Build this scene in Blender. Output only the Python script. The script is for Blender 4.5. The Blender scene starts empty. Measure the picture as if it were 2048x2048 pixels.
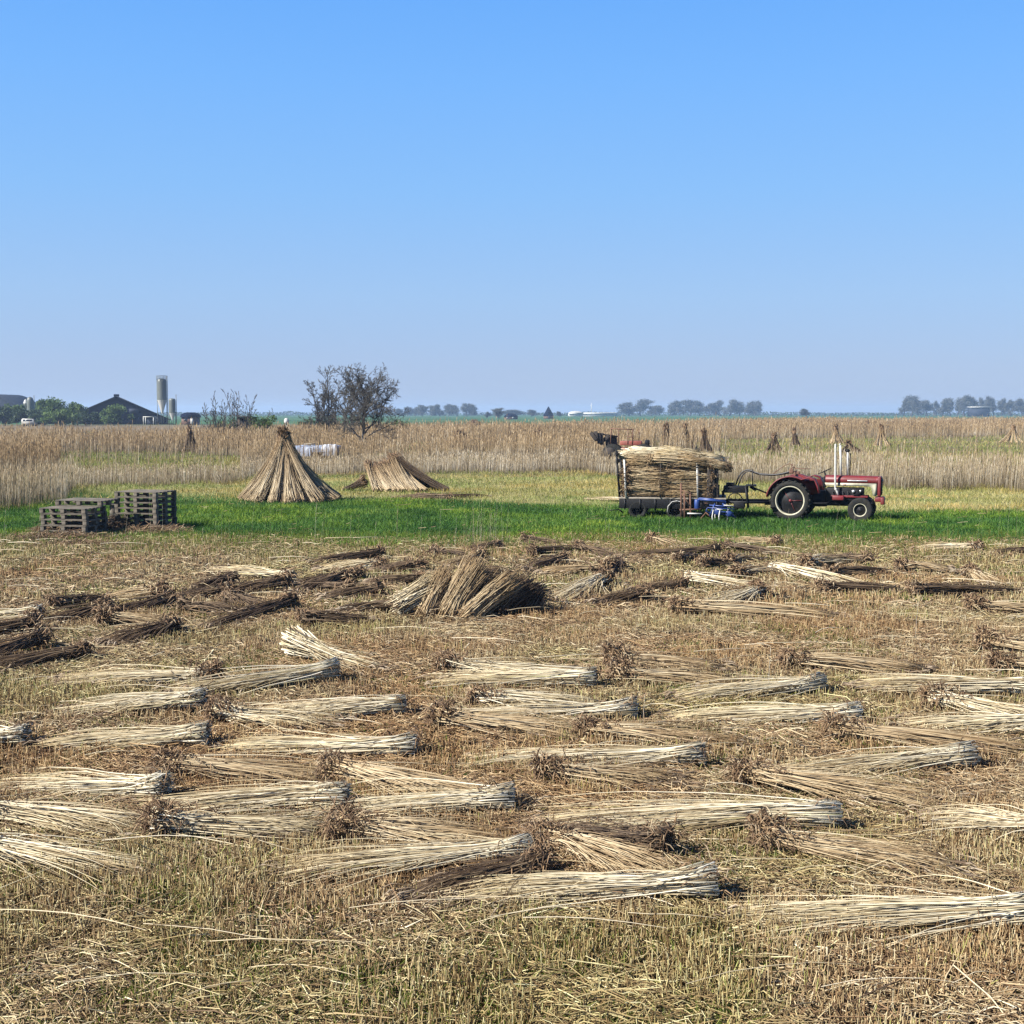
import bpy, bmesh, math, random
import numpy as np
from mathutils import Vector, Matrix
R = math.radians
rng = np.random.default_rng(7)
random.seed(7)
scene = bpy.context.scene
COL = scene.collection

# ------------------------------------------------------------------ camera
F = 2500.0; H = 3.5; PITCH = math.atan((1024-826)/F)
cam_d = bpy.data.cameras.new("camera"); cam = bpy.data.objects.new("camera", cam_d); COL.objects.link(cam)
cam.location = (0, 0, H); cam.rotation_euler = (R(90)-PITCH, 0, 0)
cam_d.sensor_width = 36; cam_d.lens = 36*F/2048; cam_d.clip_start = 0.1; cam_d.clip_end = 12000
scene.camera = cam
# ------------------------------------------------------------------ light
SUN_EL, SUN_AZ = 38.0, 208.0      # azimuth measured counter-clockwise from +X
sv = Vector((math.cos(R(SUN_AZ))*math.cos(R(SUN_EL)), math.sin(R(SUN_AZ))*math.cos(R(SUN_EL)), math.sin(R(SUN_EL))))
world = bpy.data.worlds.new("World"); scene.world = world; world.use_nodes = True
wn = world.node_tree; wn.nodes.clear()
sky = wn.nodes.new('ShaderNodeTexSky'); sky.sky_type = 'NISHITA'; sky.sun_disc = False
sky.sun_elevation = R(SUN_EL); sky.sun_rotation = math.atan2(sv.x, sv.y)
sky.altitude = 0; sky.air_density = 1.0; sky.dust_density = 0.3; sky.ozone_density = 4.0
# the clear spring sky: Nishita light, its hue pulled to the deep blue of this day by height above the horizon
def s2l(c): return tuple(((x/255)/12.92 if x/255 <= .04045 else ((x/255+.055)/1.055)**2.4) for x in c)
tcw = wn.nodes.new('ShaderNodeTexCoord'); sw = wn.nodes.new('ShaderNodeSeparateXYZ'); wn.links.new(tcw.outputs['Generated'], sw.inputs[0])
crw = wn.nodes.new('ShaderNodeValToRGB'); els = crw.color_ramp.elements
SKY = [(0, (161, 179, 214)), (.035, (160, 183, 221)), (.09, (154, 190, 234)), (.17, (134, 188, 246)), (.25, (117, 181, 252)), (.32, (101, 171, 251)), (.6, (40, 84, 175)), (1, (12, 34, 92))]
while len(els) < len(SKY): els.new(.5)
for e, (p, c) in zip(els, SKY): e.position = p; e.color = (*s2l(c), 1)
wn.links.new(sw.outputs['Z'], crw.inputs['Fac'])
mul = wn.nodes.new('ShaderNodeVectorMath'); mul.operation = 'SCALE'; mul.inputs['Scale'].default_value = .40/0.13
wn.links.new(crw.outputs[0], mul.inputs[0])
hs = wn.nodes.new('ShaderNodeMix'); hs.data_type = 'RGBA'; hs.inputs[0].default_value = .94
bg = wn.nodes.new('ShaderNodeBackground'); bg.inputs['Strength'].default_value = 0.13
wo = wn.nodes.new('ShaderNodeOutputWorld')
wn.links.new(sky.outputs[0], hs.inputs[6]); wn.links.new(mul.outputs[0], hs.inputs[7]); wn.links.new(hs.outputs[2], bg.inputs[0]); wn.links.new(bg.outputs[0], wo.inputs[0])
sl = bpy.data.lights.new("sun", 'SUN'); sl.energy = 5.0; sl.angle = R(0.5); sl.color = (1, .965, .91)
so = bpy.data.objects.new("sun", sl); COL.objects.link(so)
so.rotation_euler = sv.to_track_quat('Z', 'Y').to_euler(); so.location = (-30, -5, 40)
scene.view_settings.view_transform = 'Standard'; scene.view_settings.look = 'None'
scene.view_settings.exposure = 1.30; scene.view_settings.gamma = 1.0
scene.cycles.max_bounces = 6; scene.cycles.diffuse_bounces = 3; scene.cycles.volume_bounces = 1
scene.cycles.transparent_max_bounces = 4

# ------------------------------------------------------------------ helpers
def ray(u, v):
    a, b = (u-1024)/F, (1024-v)/F
    c, s = math.cos(PITCH), math.sin(PITCH)
    return Vector((a, c+b*s, -s+b*c))
def gp(u, v, z=0.0):
    d = ray(u, v); t = (z-H)/d.z
    return Vector((d.x*t, d.y*t, z))
def at(u, v, D):
    d = ray(u, v); t = D/d.y
    return Vector((d.x*t, D, H+d.z*t))
def ux(u, D): return (u-1024)/F*D/ math.cos(PITCH) * 0.997
def vnoise(x, y, sc, seed=0):
    x = np.asarray(x)/sc+seed*17.3; y = np.asarray(y)/sc+seed*7.7
    xi = np.floor(x); yi = np.floor(y); fx = x-xi; fy = y-yi
    fx = fx*fx*(3-2*fx); fy = fy*fy*(3-2*fy)
    def h(i, j):
        a = np.sin(i*127.1+j*311.7+seed*3.1)*43758.5453
        return a-np.floor(a)
    return (h(xi, yi)*(1-fx)+h(xi+1, yi)*fx)*(1-fy)+(h(xi, yi+1)*(1-fx)+h(xi+1, yi+1)*fx)*fy
def fbm(x, y, sc, seed=0):
    return (vnoise(x, y, sc, seed)*.5+vnoise(x, y, sc*.45, seed+1)*.3+vnoise(x, y, sc*.2, seed+2)*.2)

class Geo:
    def __init__(s): s.v = []; s.f = []; s.n = 0; s.a = []; s.t = []
    def add(s, V, faces, rnd=None, tone=None):
        V = np.asarray(V, float).reshape(-1, 3)
        s.v.append(V)
        for fc in faces:
            fc = np.asarray(fc, np.int64)
            if fc.size: s.f.append(fc+s.n)
        s.a.append(np.full(len(V), .5) if rnd is None else np.asarray(rnd, float).reshape(-1))
        s.t.append(np.full(len(V), .5) if tone is None else np.asarray(tone, float).reshape(-1))
        s.n += len(V); return s
    def tubes(s, P, Rr, S=3, rnd=None, tone=None, cap=False):
        P = np.asarray(P, float); N, K, _ = P.shape
        Rr = np.broadcast_to(np.asarray(Rr, float), (N, K))
        d = P[:, -1]-P[:, 0]; d /= np.linalg.norm(d, axis=1, keepdims=True)+1e-9
        ref = np.where(np.abs(d[:, 2:3]) > .8, np.array([[1., 0, 0]]), np.array([[0, 0, 1.]]))
        a = np.cross(d, ref); a /= np.linalg.norm(a, axis=1, keepdims=True)+1e-9
        b = np.cross(d, a)
        ph = (rng.random(N)*6.28 if S < 5 else np.zeros(N))
        th = ph[:, None]+np.arange(S)[None]*2*np.pi/S
        off = np.cos(th)[..., None]*a[:, None]+np.sin(th)[..., None]*b[:, None]     # N,S,3
        V = P[:, :, None, :]+Rr[:, :, None, None]*off[:, None]
        base = (np.arange(N)*K*S)[:, None, None]
        k = np.arange(K-1)[None, :, None]*S; j = np.arange(S)[None, None, :]; j2 = (j+1) % S
        if S == 2: j = j[:, :, :1]; j2 = j2[:, :, :1]
        q = np.stack([base+k+j, base+k+j2, base+k+S+j2, base+k+S+j], -1).reshape(-1, 4)
        fs = [q]
        if cap and S > 2:
            b0 = (np.arange(N)*K*S)[:, None]
            fs.append(b0+np.arange(S)[None, ::-1]); fs.append(b0+(K-1)*S+np.arange(S)[None])
        def ex(x):
            if x is None: return np.full(N*K*S, .5)
            x = np.asarray(x, float)
            if x.ndim == 0: return np.full(N*K*S, float(x))
            if x.ndim == 1: x = np.repeat(x[:, None], K, 1)
            return np.repeat(x.reshape(N, K, 1), S, 2).reshape(-1)
        return s.add(V, fs, ex(rnd), ex(tone))
    def tube(s, pts, r, S=8, cap=True, rnd=None):
        P = np.array([list(p) for p in pts], float)
        n = len(P); r = np.broadcast_to(np.asarray(r, float), (n,))
        T = np.gradient(P, axis=0); T /= np.linalg.norm(T, axis=1, keepdims=True)+1e-9
        up = np.array([0, 0, 1.]) if abs(T[0][2]) < .9 else np.array([0, 1., 0])
        V = []
        for i in range(n):
            a = np.cross(T[i], up); a /= np.linalg.norm(a)+1e-9; b = np.cross(T[i], a)
            if i and np.dot(b, pb) < 0: a, b = -a, -b
            pb = b
            th = np.arange(S)*2*np.pi/S
            V.append(P[i]+r[i]*(np.cos(th)[:, None]*a+np.sin(th)[:, None]*b))
        V = np.concatenate(V)
        q = [[i*S+j, i*S+(j+1) % S, (i+1)*S+(j+1) % S, (i+1)*S+j] for i in range(n-1) for j in range(S)]
        fs = [q]
        if cap: fs += [[list(range(S))[::-1]], [[(n-1)*S+j for j in range(S)]]]
        return s.add(V, fs)
    def box(s, c, d, rot=(0, 0, 0), bev=0.0, tap=None):
        bm = bmesh.new(); bmesh.ops.create_cube(bm, size=1)
        for v in bm.verts:
            v.co = Vector((v.co.x*d[0], v.co.y*d[1], v.co.z*d[2]))
            if tap and v.co.z > 0: v.co.x *= tap[0]; v.co.y *= tap[1]
        if bev: bmesh.ops.bevel(bm, geom=list(bm.edges), offset=bev, segments=2, affect='EDGES', profile=.5)
        from mathutils import Euler
        bm.transform(Matrix.Translation(c) @ Euler(rot).to_matrix().to_4x4())
        s.bm(bm); return s
    def bm(s, bm):
        bm.verts.index_update()
        V = [list(v.co) for v in bm.verts]; by = {}
        for f in bm.faces: by.setdefault(len(f.verts), []).append([v.index for v in f.verts])
        s.add(V, list(by.values())); bm.free()
    def beam(s, p, q, w, h=None):
        p = Vector(p); q = Vector(q); d = q-p; h = h or w
        bm = bmesh.new(); bmesh.ops.create_cube(bm, size=1)
        for v in bm.verts: v.co = Vector((v.co.x*w, v.co.y*h, v.co.z*d.length))
        bm.transform(Matrix.Translation((p+q)/2) @ d.to_track_quat('Z', 'Y').to_matrix().to_4x4())
        s.bm(bm); return s
    def lathe(s, prof, c=(0, 0, 0), axis='Z', S=32, closed=False):
        P = np.array(prof, float); n = len(P); th = np.arange(S)*2*np.pi/S
        r = P[:, 0][:, None]; z = np.repeat(P[:, 1][:, None], S, 1)
        x = r*np.cos(th); y = r*np.sin(th)
        if axis == 'Z': V = np.stack([x, y, z], -1)
        elif axis == 'Y': V = np.stack([x, z, y], -1)
        else: V = np.stack([z, x, y], -1)
        V = V.reshape(-1, 3)+np.array(c)
        m = n if closed else n-1
        q = [[i*S+j, i*S+(j+1) % S, ((i+1) % n)*S+(j+1) % S, ((i+1) % n)*S+j] for i in range(m) for j in range(S)]
        return s.add(V, [q])
    def prism(s, poly, y0, y1, plane='XZ'):
        n = len(poly); V = []
        for y in (y0, y1):
            for a, b in poly:
                V.append((a, y, b) if plane == 'XZ' else (a, b, y))
        q = [[i, (i+1) % n, n+(i+1) % n, n+i] for i in range(n)]
        return s.add(V, [q, [list(range(n))[::-1]], [[n+i for i in range(n)]]])
    def build(s, name, mat, parent=None, smooth=False):
        me = bpy.data.meshes.new(name)
        V = np.concatenate(s.v).astype(np.float32); me.vertices.add(len(V)); me.vertices.foreach_set('co', V.ravel())
        li = np.concatenate([f.ravel() for f in s.f]).astype(np.int32)
        sz = np.concatenate([np.full(len(f), f.shape[1]) for f in s.f]).astype(np.int32)
        st = np.concatenate([[0], np.cumsum(sz)[:-1]]).astype(np.int32)
        me.loops.add(len(li)); me.loops.foreach_set('vertex_index', li)
        me.polygons.add(len(sz)); me.polygons.foreach_set('loop_start', st)
        if smooth: me.polygons.foreach_set('use_smooth', np.ones(len(sz), bool))
        me.update(calc_edges=True)
        for nm, arr in (('rnd', s.a), ('tone', s.t)):
            at_ = me.attributes.new(nm, 'FLOAT', 'POINT'); at_.data.foreach_set('value', np.concatenate(arr).astype(np.float32))
        me.materials.append(mat)
        o = bpy.data.objects.new(name, me); COL.objects.link(o)
        if parent: o.parent = parent
        return o

def tag(o, label=None, cat=None, group=None, kind=None):
    if label: o['label'] = label
    if cat: o['category'] = cat
    if group: o['group'] = group
    if kind: o['kind'] = kind
    return o
def empty(name, loc=(0, 0, 0), rz=0.0):
    o = bpy.data.objects.new(name, None); COL.objects.link(o); o.location = loc; o.rotation_euler = (0, 0, rz)
    o.empty_display_size = .2; return o
def copy_tree(o, parent=None):
    c = o.copy(); COL.objects.link(c)
    if parent: c.parent = parent
    for ch in list(o.children): copy_tree(ch, c)
    return c

# ------------------------------------------------------------------ materials
def s2l(c): return tuple(((x/255)/12.92 if x/255 <= .04045 else ((x/255+.055)/1.055)**2.4) for x in c)
AL = .84   # one factor on every base colour, paired with the exposure
def mat_new(name):
    m = bpy.data.materials.new(name); m.use_nodes = True; nt = m.node_tree
    return m, nt, nt.nodes['Principled BSDF']
def mat_plain(name, col, rough=.6, metal=0, var=.15, sc=6.0, dirt=None, bump=0.0, spec=.5):
    m, nt, b = mat_new(name)
    tc = nt.nodes.new('ShaderNodeTexCoord'); n = nt.nodes.new('ShaderNodeTexNoise'); n.inputs['Scale'].default_value = sc; n.inputs['Detail'].default_value = 6
    nt.links.new(tc.outputs['Object'], n.inputs['Vector'])
    cr = nt.nodes.new('ShaderNodeValToRGB'); cr.color_ramp.elements[0].position = .3; cr.color_ramp.elements[1].position = .7
    col = tuple(c*AL for c in col); lo = tuple(c*(1-var) for c in col) if dirt is None else tuple(c*AL for c in dirt)
    cr.color_ramp.elements[0].color = (*lo, 1); cr.color_ramp.elements[1].color = (*[min(1, c*(1+var*.5)) for c in col], 1)
    nt.links.new(n.outputs['Fac'], cr.inputs['Fac']); nt.links.new(cr.outputs['Color'], b.inputs['Base Color'])
    b.inputs['Roughness'].default_value = rough; b.inputs['Metallic'].default_value = metal
    b.inputs['Specular IOR Level'].default_value = spec
    if bump:
        bp = nt.nodes.new('ShaderNodeBump'); bp.inputs['Strength'].default_value = bump; bp.inputs['Distance'].default_value = .02
        nt.links.new(n.outputs['Fac'], bp.inputs['Height']); nt.links.new(bp.outputs[0], b.inputs['Normal'])
    return m
def mat_straw(name, stops, tstops=None, rough=.65, trans=0.0, spec=.25, sc=1.2):
    """colour from per-stem random value, multiplied by a tone ramp along the stem / patch"""
    m, nt, b = mat_new(name)
    a = nt.nodes.new('ShaderNodeAttribute'); a.attribute_name = 'rnd'
    cr = nt.nodes.new('ShaderNodeValToRGB'); els = cr.color_ramp.elements
    while len(els) < len(stops): els.new(.5)
    for e, (p, c) in zip(els, stops): e.position = p; e.color = (*[k_*AL for k_ in c], 1)
    nt.links.new(a.outputs['Fac'], cr.inputs['Fac']); out = cr.outputs['Color']
    if tstops:
        t = nt.nodes.new('ShaderNodeAttribute'); t.attribute_name = 'tone'
        tr = nt.nodes.new('ShaderNodeValToRGB'); els = tr.color_ramp.elements
        while len(els) < len(tstops): els.new(.5)
        for e, (p, c) in zip(els, tstops): e.position = p; e.color = (*c, 1)
        nt.links.new(t.outputs['Fac'], tr.inputs['Fac'])
        mx = nt.nodes.new('ShaderNodeMix'); mx.data_type = 'RGBA'; mx.blend_type = 'MULTIPLY'; mx.inputs[0].default_value = 1
        nt.links.new(out, mx.inputs[6]); nt.links.new(tr.outputs['Color'], mx.inputs[7]); out = mx.outputs[2]
    nt.links.new(out, b.inputs['Base Color'])
    b.inputs['Roughness'].default_value = rough; b.inputs['Specular IOR Level'].default_value = spec
    if trans:
        tl = nt.nodes.new('ShaderNodeBsdfTranslucent'); nt.links.new(out, tl.inputs[0])
        ms = nt.nodes.new('ShaderNodeMixShader'); ms.inputs[0].default_value = trans
        nt.links.new(b.outputs[0], ms.inputs[1]); nt.links.new(tl.outputs[0], ms.inputs[2])
        nt.links.new(ms.outputs[0], nt.nodes['Material Output'].inputs[0])
    return m
W1 = (1, 1, 1)
M = {}
M['pale'] = mat_straw('pale_reed', [(0, (0.152, 0.108, 0.056)), (0.22, (0.380, 0.299, 0.174)), (0.5, (0.561, 0.477, 0.312)), (0.8, (0.742, 0.673, 0.496)), (0.96, (0.837, 0.776, 0.626)), (1, (0.494, 0.458, 0.220))], [(0, (1.12, 1.12, 1.12)), (.35, (1, .98, .95)), (1, (.78, .71, .58))])
M['tan'] = mat_straw('tan_reed', [(0, (0.175, 0.117, 0.063)), (0.3, (0.353, 0.255, 0.141)), (0.7, (0.539, 0.429, 0.261)), (1, (0.684, 0.582, 0.397))], [(0, (.85, .78, .7)), (.3, (1, 1, 1)), (1, (.66, .58, .48))])
M['dark'] = mat_straw('brown_shaded_reed', [(0, (0.047, 0.030, 0.019)), (0.4, (0.102, 0.068, 0.041)), (0.8, (0.187, 0.132, 0.079)), (1, (0.306, 0.224, 0.135))], [(0, W1), (1, (.8, .75, .7))])  # brown of older reed, with bundle shade mixed into the colour
M['plume'] = mat_straw('seed_head', [(0, (.16, .105, .065)), (.5, (.30, .22, .14)), (1, (.46, .37, .26))], trans=.25)
M['leaf_brown'] = mat_straw('dry_leaf', [(0, (.07, .042, .024)), (.4, (.18, .11, .06)), (.8, (.32, .21, .115)), (1, (.48, .38, .24))], trans=.15)
M['sheaf'] = mat_straw('sheaf_reed', [(0, (0.149, 0.104, 0.059)), (0.3, (0.380, 0.290, 0.171)), (0.65, (0.598, 0.493, 0.325)), (1, (0.805, 0.708, 0.519))], [(0, (.8, .74, .66)), (.25, (1, 1, 1)), (1, (.70, .60, .5))])
M['cut'] = mat_straw('cut_butt', [(0, (.035, .026, .018)), (.6, (.12, .09, .055)), (1, (.42, .34, .22))])  # shade of the butt faces painted into the stub colour
M['stubble'] = mat_straw('stubble', [(0, (0.112, 0.062, 0.030)), (0.25, (0.258, 0.161, 0.079)), (0.55, (0.405, 0.295, 0.158)), (0.8, (0.553, 0.443, 0.260)), (0.92, (0.673, 0.575, 0.375)), (1, (0.284, 0.295, 0.065))],
                       [(0, (.95, .84, .72)), (.5, (1, 1, .97)), (1, (.93, 1.0, .78))])
M['litter'] = mat_straw('straw_litter', [(0, (0.095, 0.058, 0.031)), (0.3, (0.239, 0.152, 0.081)), (0.6, (0.401, 0.296, 0.163)), (0.85, (0.591, 0.484, 0.301)), (1, (0.800, 0.698, 0.505))],
                      [(0, (.92, .80, .68)), (.5, W1), (1, (.92, .96, .75))])
M['moss'] = mat_straw('field_grass', [(0, (0.045, 0.076, 0.009)), (0.4, (0.105, 0.145, 0.019)), (0.75, (0.196, 0.229, 0.037)), (1, (0.362, 0.351, 0.085))], trans=.3)
M['green'] = mat_straw('green_grass', [(0, (0.024, 0.070, 0.009)), (0.4, (0.067, 0.154, 0.020)), (0.8, (0.139, 0.259, 0.034)), (1, (0.316, 0.379, 0.089))], [(0, (.6, .75, .9)), (.5, W1), (1, (1.7, 1.35, 1.0))], trans=.35)
M['rough'] = mat_straw('rough_grass', [(0, (0.133, 0.143, 0.030)), (0.4, (0.267, 0.258, 0.068)), (0.7, (0.400, 0.353, 0.129)), (1, (0.590, 0.514, 0.243))], [(0, (.55, .75, .5)), (.5, W1), (1, (1.15, .95, .8))], trans=.3)
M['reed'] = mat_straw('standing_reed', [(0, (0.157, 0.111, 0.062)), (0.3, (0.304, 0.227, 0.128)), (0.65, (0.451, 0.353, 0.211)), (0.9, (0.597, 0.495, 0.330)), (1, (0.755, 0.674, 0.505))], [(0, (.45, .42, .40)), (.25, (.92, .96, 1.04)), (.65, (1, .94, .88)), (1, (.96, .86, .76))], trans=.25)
M['twine'] = mat_plain('twine', (.30, .24, .15), .9)

# ground material: brown litter soil / green / rough grass / far field, by position
m, nt, b = mat_new('ground'); M['ground'] = m
geo = nt.nodes.new('ShaderNodeNewGeometry'); sep = nt.nodes.new('ShaderNodeSeparateXYZ'); nt.links.new(geo.outputs['Position'], sep.inputs[0])
def noise(sc, det=8, rough=.6):
    n = nt.nodes.new('ShaderNodeTexNoise'); n.inputs['Scale'].default_value = sc; n.inputs['Detail'].default_value = det; n.inputs['Roughness'].default_value = rough
    nt.links.new(geo.outputs['Position'], n.inputs['Vector']); return n.outputs['Fac']
def ramp(fac, stops):
    r = nt.nodes.new('ShaderNodeValToRGB'); els = r.color_ramp.elements
    while len(els) < len(stops): els.new(.5)
    for e, (p, c) in zip(els, stops): e.position = p; e.color = (*[k_*AL for k_ in c], 1)
    nt.links.new(fac, r.inputs['Fac']); return r.outputs['Color']
def mp(fac, a, b_):
    r = nt.nodes.new('ShaderNodeMapRange'); r.interpolation_type = 'SMOOTHSTEP'
    r.inputs[1].default_value = a; r.inputs[2].default_value = b_; nt.links.new(fac, r.inputs[0]); return r.outputs[0]
def mth(op, a, b_):
    r = nt.nodes.new('ShaderNodeMath'); r.operation = op
    for i, x in enumerate((a, b_)):
        if isinstance(x, (int, float)): r.inputs[i].default_value = x
        else: nt.links.new(x, r.inputs[i])
    return r.outputs[0]
def mix(f, a, b_):
    r = nt.nodes.new('ShaderNodeMix'); r.data_type = 'RGBA'; nt.links.new(f, r.inputs[0]); nt.links.new(a, r.inputs[6]); nt.links.new(b_, r.inputs[7]); return r.outputs[2]
soil = ramp(noise(9, 10, .75), [(.38, (.012, .010, .006)), (.54, (.055, .042, .025)), (.64, (.17, .13, .075)), (.78, (.27, .21, .13))])
mossc = ramp(noise(14, 10, .7), [(.3, (.03, .04, .012)), (.55, (.12, .14, .035)), (.75, (.24, .25, .08))])
c = mix(mp(noise(.55, 6), .5, .66), soil, mossc)
greenc = ramp(noise(5, 10, .7), [(.3, (.010, .04, .008)), (.55, (.03, .11, .015)), (.8, (.08, .2, .03))])
roughc = ramp(noise(2.2, 10, .75), [(.3, (.12, .12, .045)), (.5, (.27, .25, .10)), (.7, (.44, .37, .20))])
reedc = ramp(noise(1.2, 10, .75), [(.3, (.05, .045, .02)), (.5, (.17, .13, .08)), (.7, (.30, .24, .15))])
farc = ramp(noise(.012, 4), [(.35, (.035, .085, .035)), (.6, (.06, .13, .05)), (.75, (.13, .15, .07))])
yy = mth('ADD', sep.outputs['Y'], mth('MULTIPLY', mth('SUBTRACT', noise(.35, 5), .5), 6.0))
c = mix(mp(yy, 33.4, 35.0), c, greenc)
edge = mth('ADD', yy, mth('MULTIPLY', sep.outputs['X'], .33))
c = mix(mp(edge, 47.5, 50.5), c, roughc)
c = mix(mp(yy, 66, 74), c, reedc)
c = mix(mp(yy, 330, 420), c, farc)
nt.links.new(c, b.inputs['Base Color']); b.inputs['Roughness'].default_value = .95; b.inputs['Specular IOR Level'].default_value = .1
bp = nt.nodes.new('ShaderNodeBump'); bp.inputs['Strength'].default_value = .8; bp.inputs['Distance'].default_value = .06
nt.links.new(noise(11, 10, .8), bp.inputs['Height']); nt.links.new(bp.outputs[0], b.inputs['Normal'])

# ------------------------------------------------------------------ ground + haze
def ground_z(x, y): return (fbm(x, y, 2.2, 3)-.5)*.10*np.clip((70-np.asarray(y))/30, 0, 1)
g = Geo()
nx, ny = 160, 260
xs = np.concatenate([[-4000, -1500, -500, -160, -60], np.linspace(-30, 30, nx), [60, 160, 500, 1500, 4000]])
ys = np.concatenate([[-60, -20, -5], np.linspace(2, 62, ny), [70, 90, 130, 250, 500, 1000, 2000, 4000]])
X, Y = np.meshgrid(xs, ys); Z = ground_z(X, Y)*(np.abs(X) < 31)*(Y > 1)
n1, n0 = X.shape; idx = np.arange(n1*n0).reshape(n1, n0)
g.add(np.stack([X, Y, Z], -1), [np.stack([idx[:-1, :-1], idx[:-1, 1:], idx[1:, 1:], idx[1:, :-1]], -1).reshape(-1, 4)])
tag(g.build('ground', M['ground'], smooth=True), kind='structure', label='flat peat field of cut reed, grass and marsh reaching the horizon')

hz = Geo().box((0, 1950, 11), (8200, 4150, 26))
hm = bpy.data.materials.new('haze'); hm.use_nodes = True; hn = hm.node_tree; hn.nodes.clear()
pv = hn.nodes.new('ShaderNodeVolumePrincipled'); pv.inputs['Color'].default_value = (.52, .71, 1, 1); pv.inputs['Density'].default_value = 0.00024
pv.inputs['Anisotropy'].default_value = 0.2
ho = hn.nodes.new('ShaderNodeOutputMaterial'); hn.links.new(pv.outputs[0], ho.inputs['Volume'])
tag(hz.build('haze', hm), kind='stuff', label='thin pale blue spring haze over the marsh')

# ------------------------------------------------------------------ scattered stems
def sample(n, d0, d1, u0=-260, u1=2310, power=0.0):
    D = d0+(d1-d0)*rng.random(n) if power == 0 else (d0**(1-power)+(d1**(1-power)-d0**(1-power))*rng.random(n))**(1/(1-power))
    u = u0+(u1-u0)*rng.random(n)
    return (u-1024)/F*D, D, u
def green_front(u): return 34.6+.5*np.sin(u/170.)+np.clip((350-u)/350, 0, 1)*.6
def green_back(u): return np.interp(u, [0, 350, 900, 1200, 2048], [45.5, 49.5, 49.5, 46, 43.5])+.8*np.sin(u/97.)

def stems(n, d0, d1, hmin, hmax, r0, lean=.25, power=0, keep=None, tone=None, S=3, K=2, bend=.0):
    x, y, u = sample(n, d0, d1, power=power)
    k = np.ones(n, bool) if keep is None else keep(x, y, u)
    x, y, u = x[k], y[k], u[k]; n = len(x)
    h = hmin+(hmax-hmin)*rng.random(n)**1.3
    z0 = ground_z(x, y)-.01
    az = rng.random(n)*6.28; ln = np.abs(rng.normal(0, lean, n))
    P = np.zeros((n, K, 3)); s = np.linspace(0, 1, K)
    for i, t in enumerate(s):
        P[:, i, 0] = x+np.cos(az)*ln*h*(t+bend*t*t); P[:, i, 1] = y+np.sin(az)*ln*h*(t+bend*t*t); P[:, i, 2] = z0+h*t*(1-.35*ln*t)
    return x, y, u, h, P, n

def bare(x, y):   # low = bare soil
    return fbm(x, y, 1.1, 11)
# stubble (cut reed stems left standing)
def kp(x, y, u):
    return (rng.random(len(x)) < np.clip((bare(x, y)-.40)*6, .05, 1)*np.clip((vnoise(x, y, .22, 15)-.15)*2.5, .15, 1)) & (y < green_front(u)+.5)
g = Geo()
for (n, d0, d1, r, S) in ((150000, 5.2, 12, .0036, 3), (150000, 12, 22, .0042, 3), (130000, 22, 35.5, .0065, 3)):
    x, y, u, h, P, n = stems(n, d0, d1, .03, .185, r, lean=.34, keep=kp)
    reds = fbm(x, y, 3.5, 21); grn = fbm(x, y, 2.6, 33)
    tone = np.clip(.50+(grn-.52)*1.8-(reds-.5)*1.3+rng.normal(0, .12, n), 0, 1)
    rr = np.clip(rng.beta(1.15, 1.35, n)+(vnoise(x, y, .5, 5)-.5)*.35, 0, .99)
    g.tubes(P, (r*(.6+.8*rng.random(n)))[:, None]*np.array([1, .8]), S, rr, tone)
tag(g.build('stubble', M['stubble']), kind='stuff', label='short tan stubble of cut reed stems')
# litter: flat broken stems and curled leaves
g = Geo()
for (n, d0, d1, r) in ((195000, 5.2, 12, .0036), (180000, 12, 22, .0048), (110000, 22, 36, .0068)):
    x, y, u = sample(n, d0, d1); k = (rng.random(n) < .15+2.6*np.clip(.62-bare(x, y), 0, .4)) & (y < green_front(u)+.3)
    x, y = x[k], y[k]; n = len(x)
    L = .04+.22*rng.random(n)**2.2*(1+2*(rng.random(n) < .05)); az = rng.normal(0, .9, n)
    dx, dy = np.cos(az)*L/2, np.sin(az)*L/2
    z = ground_z(x, y)+.01+.07*rng.random(n)**1.5; tl = rng.normal(0, .12, n)*L; cv = rng.random(n)*.18*L; cs = rng.normal(0, .22, n)*L
    P = np.stack([np.stack([x-dx, y-dy, z-tl], -1), np.stack([x-dy/L*cs*2*0+cs*-np.sin(az), y+cs*np.cos(az), z+cv], -1), np.stack([x+dx, y+dy, np.maximum(z+tl, .005)], -1)], 1)
    tone = np.clip(.56+(fbm(x, y, 2.6, 33)-.52)*1.8-(fbm(x, y, 3.5, 21)-.5)*1.2+rng.normal(0, .12, n), 0, 1)
    g.tubes(P, (r*(.6+.9*rng.random(n)))[:, None]*np.array([.9, 1, .6]), 3, np.clip(rng.beta(1.7, 1.7, n), 0, 1), tone)
# long loose stems
n = 200; x, y, u = sample(n, 7, 34, power=0)
L = .35+.9*rng.random(n); az = rng.normal(0, .28, n)
z = ground_z(x, y)+.08+.08*rng.random(n)
t = np.linspace(-.5, .5, 5); cv_ = rng.normal(0, .05, n)
P = np.stack([np.stack([x+np.cos(az)*L*a, y+np.sin(az)*L*a+cv_*math.cos(a*3.1)+rng.normal(0, .006, n), z+.03*math.cos(a*3)+rng.normal(0, .004, n)], -1) for a in t], 1)
g.tubes(P, .0036*np.clip(y/14, 1, 1.8)[:, None]*np.array([1.1, 1, 1, .9, .5]), 3, np.clip(.8+.2*rng.random(n), 0, 1), .5)
n = 110; x, y, u = sample(n, 34, 50); L = .1+.45*rng.random(n)**2; az = rng.normal(0, .5, n); z = .10+.08*rng.random(n)
P = np.stack([np.stack([x+np.cos(az)*L*a, y+np.sin(az)*L*a, z+.03*a], -1) for a in (-.5, 0, .5)], 1)
g.tubes(P, .006, 3, .3+.5*rng.random(n), .5)
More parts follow.
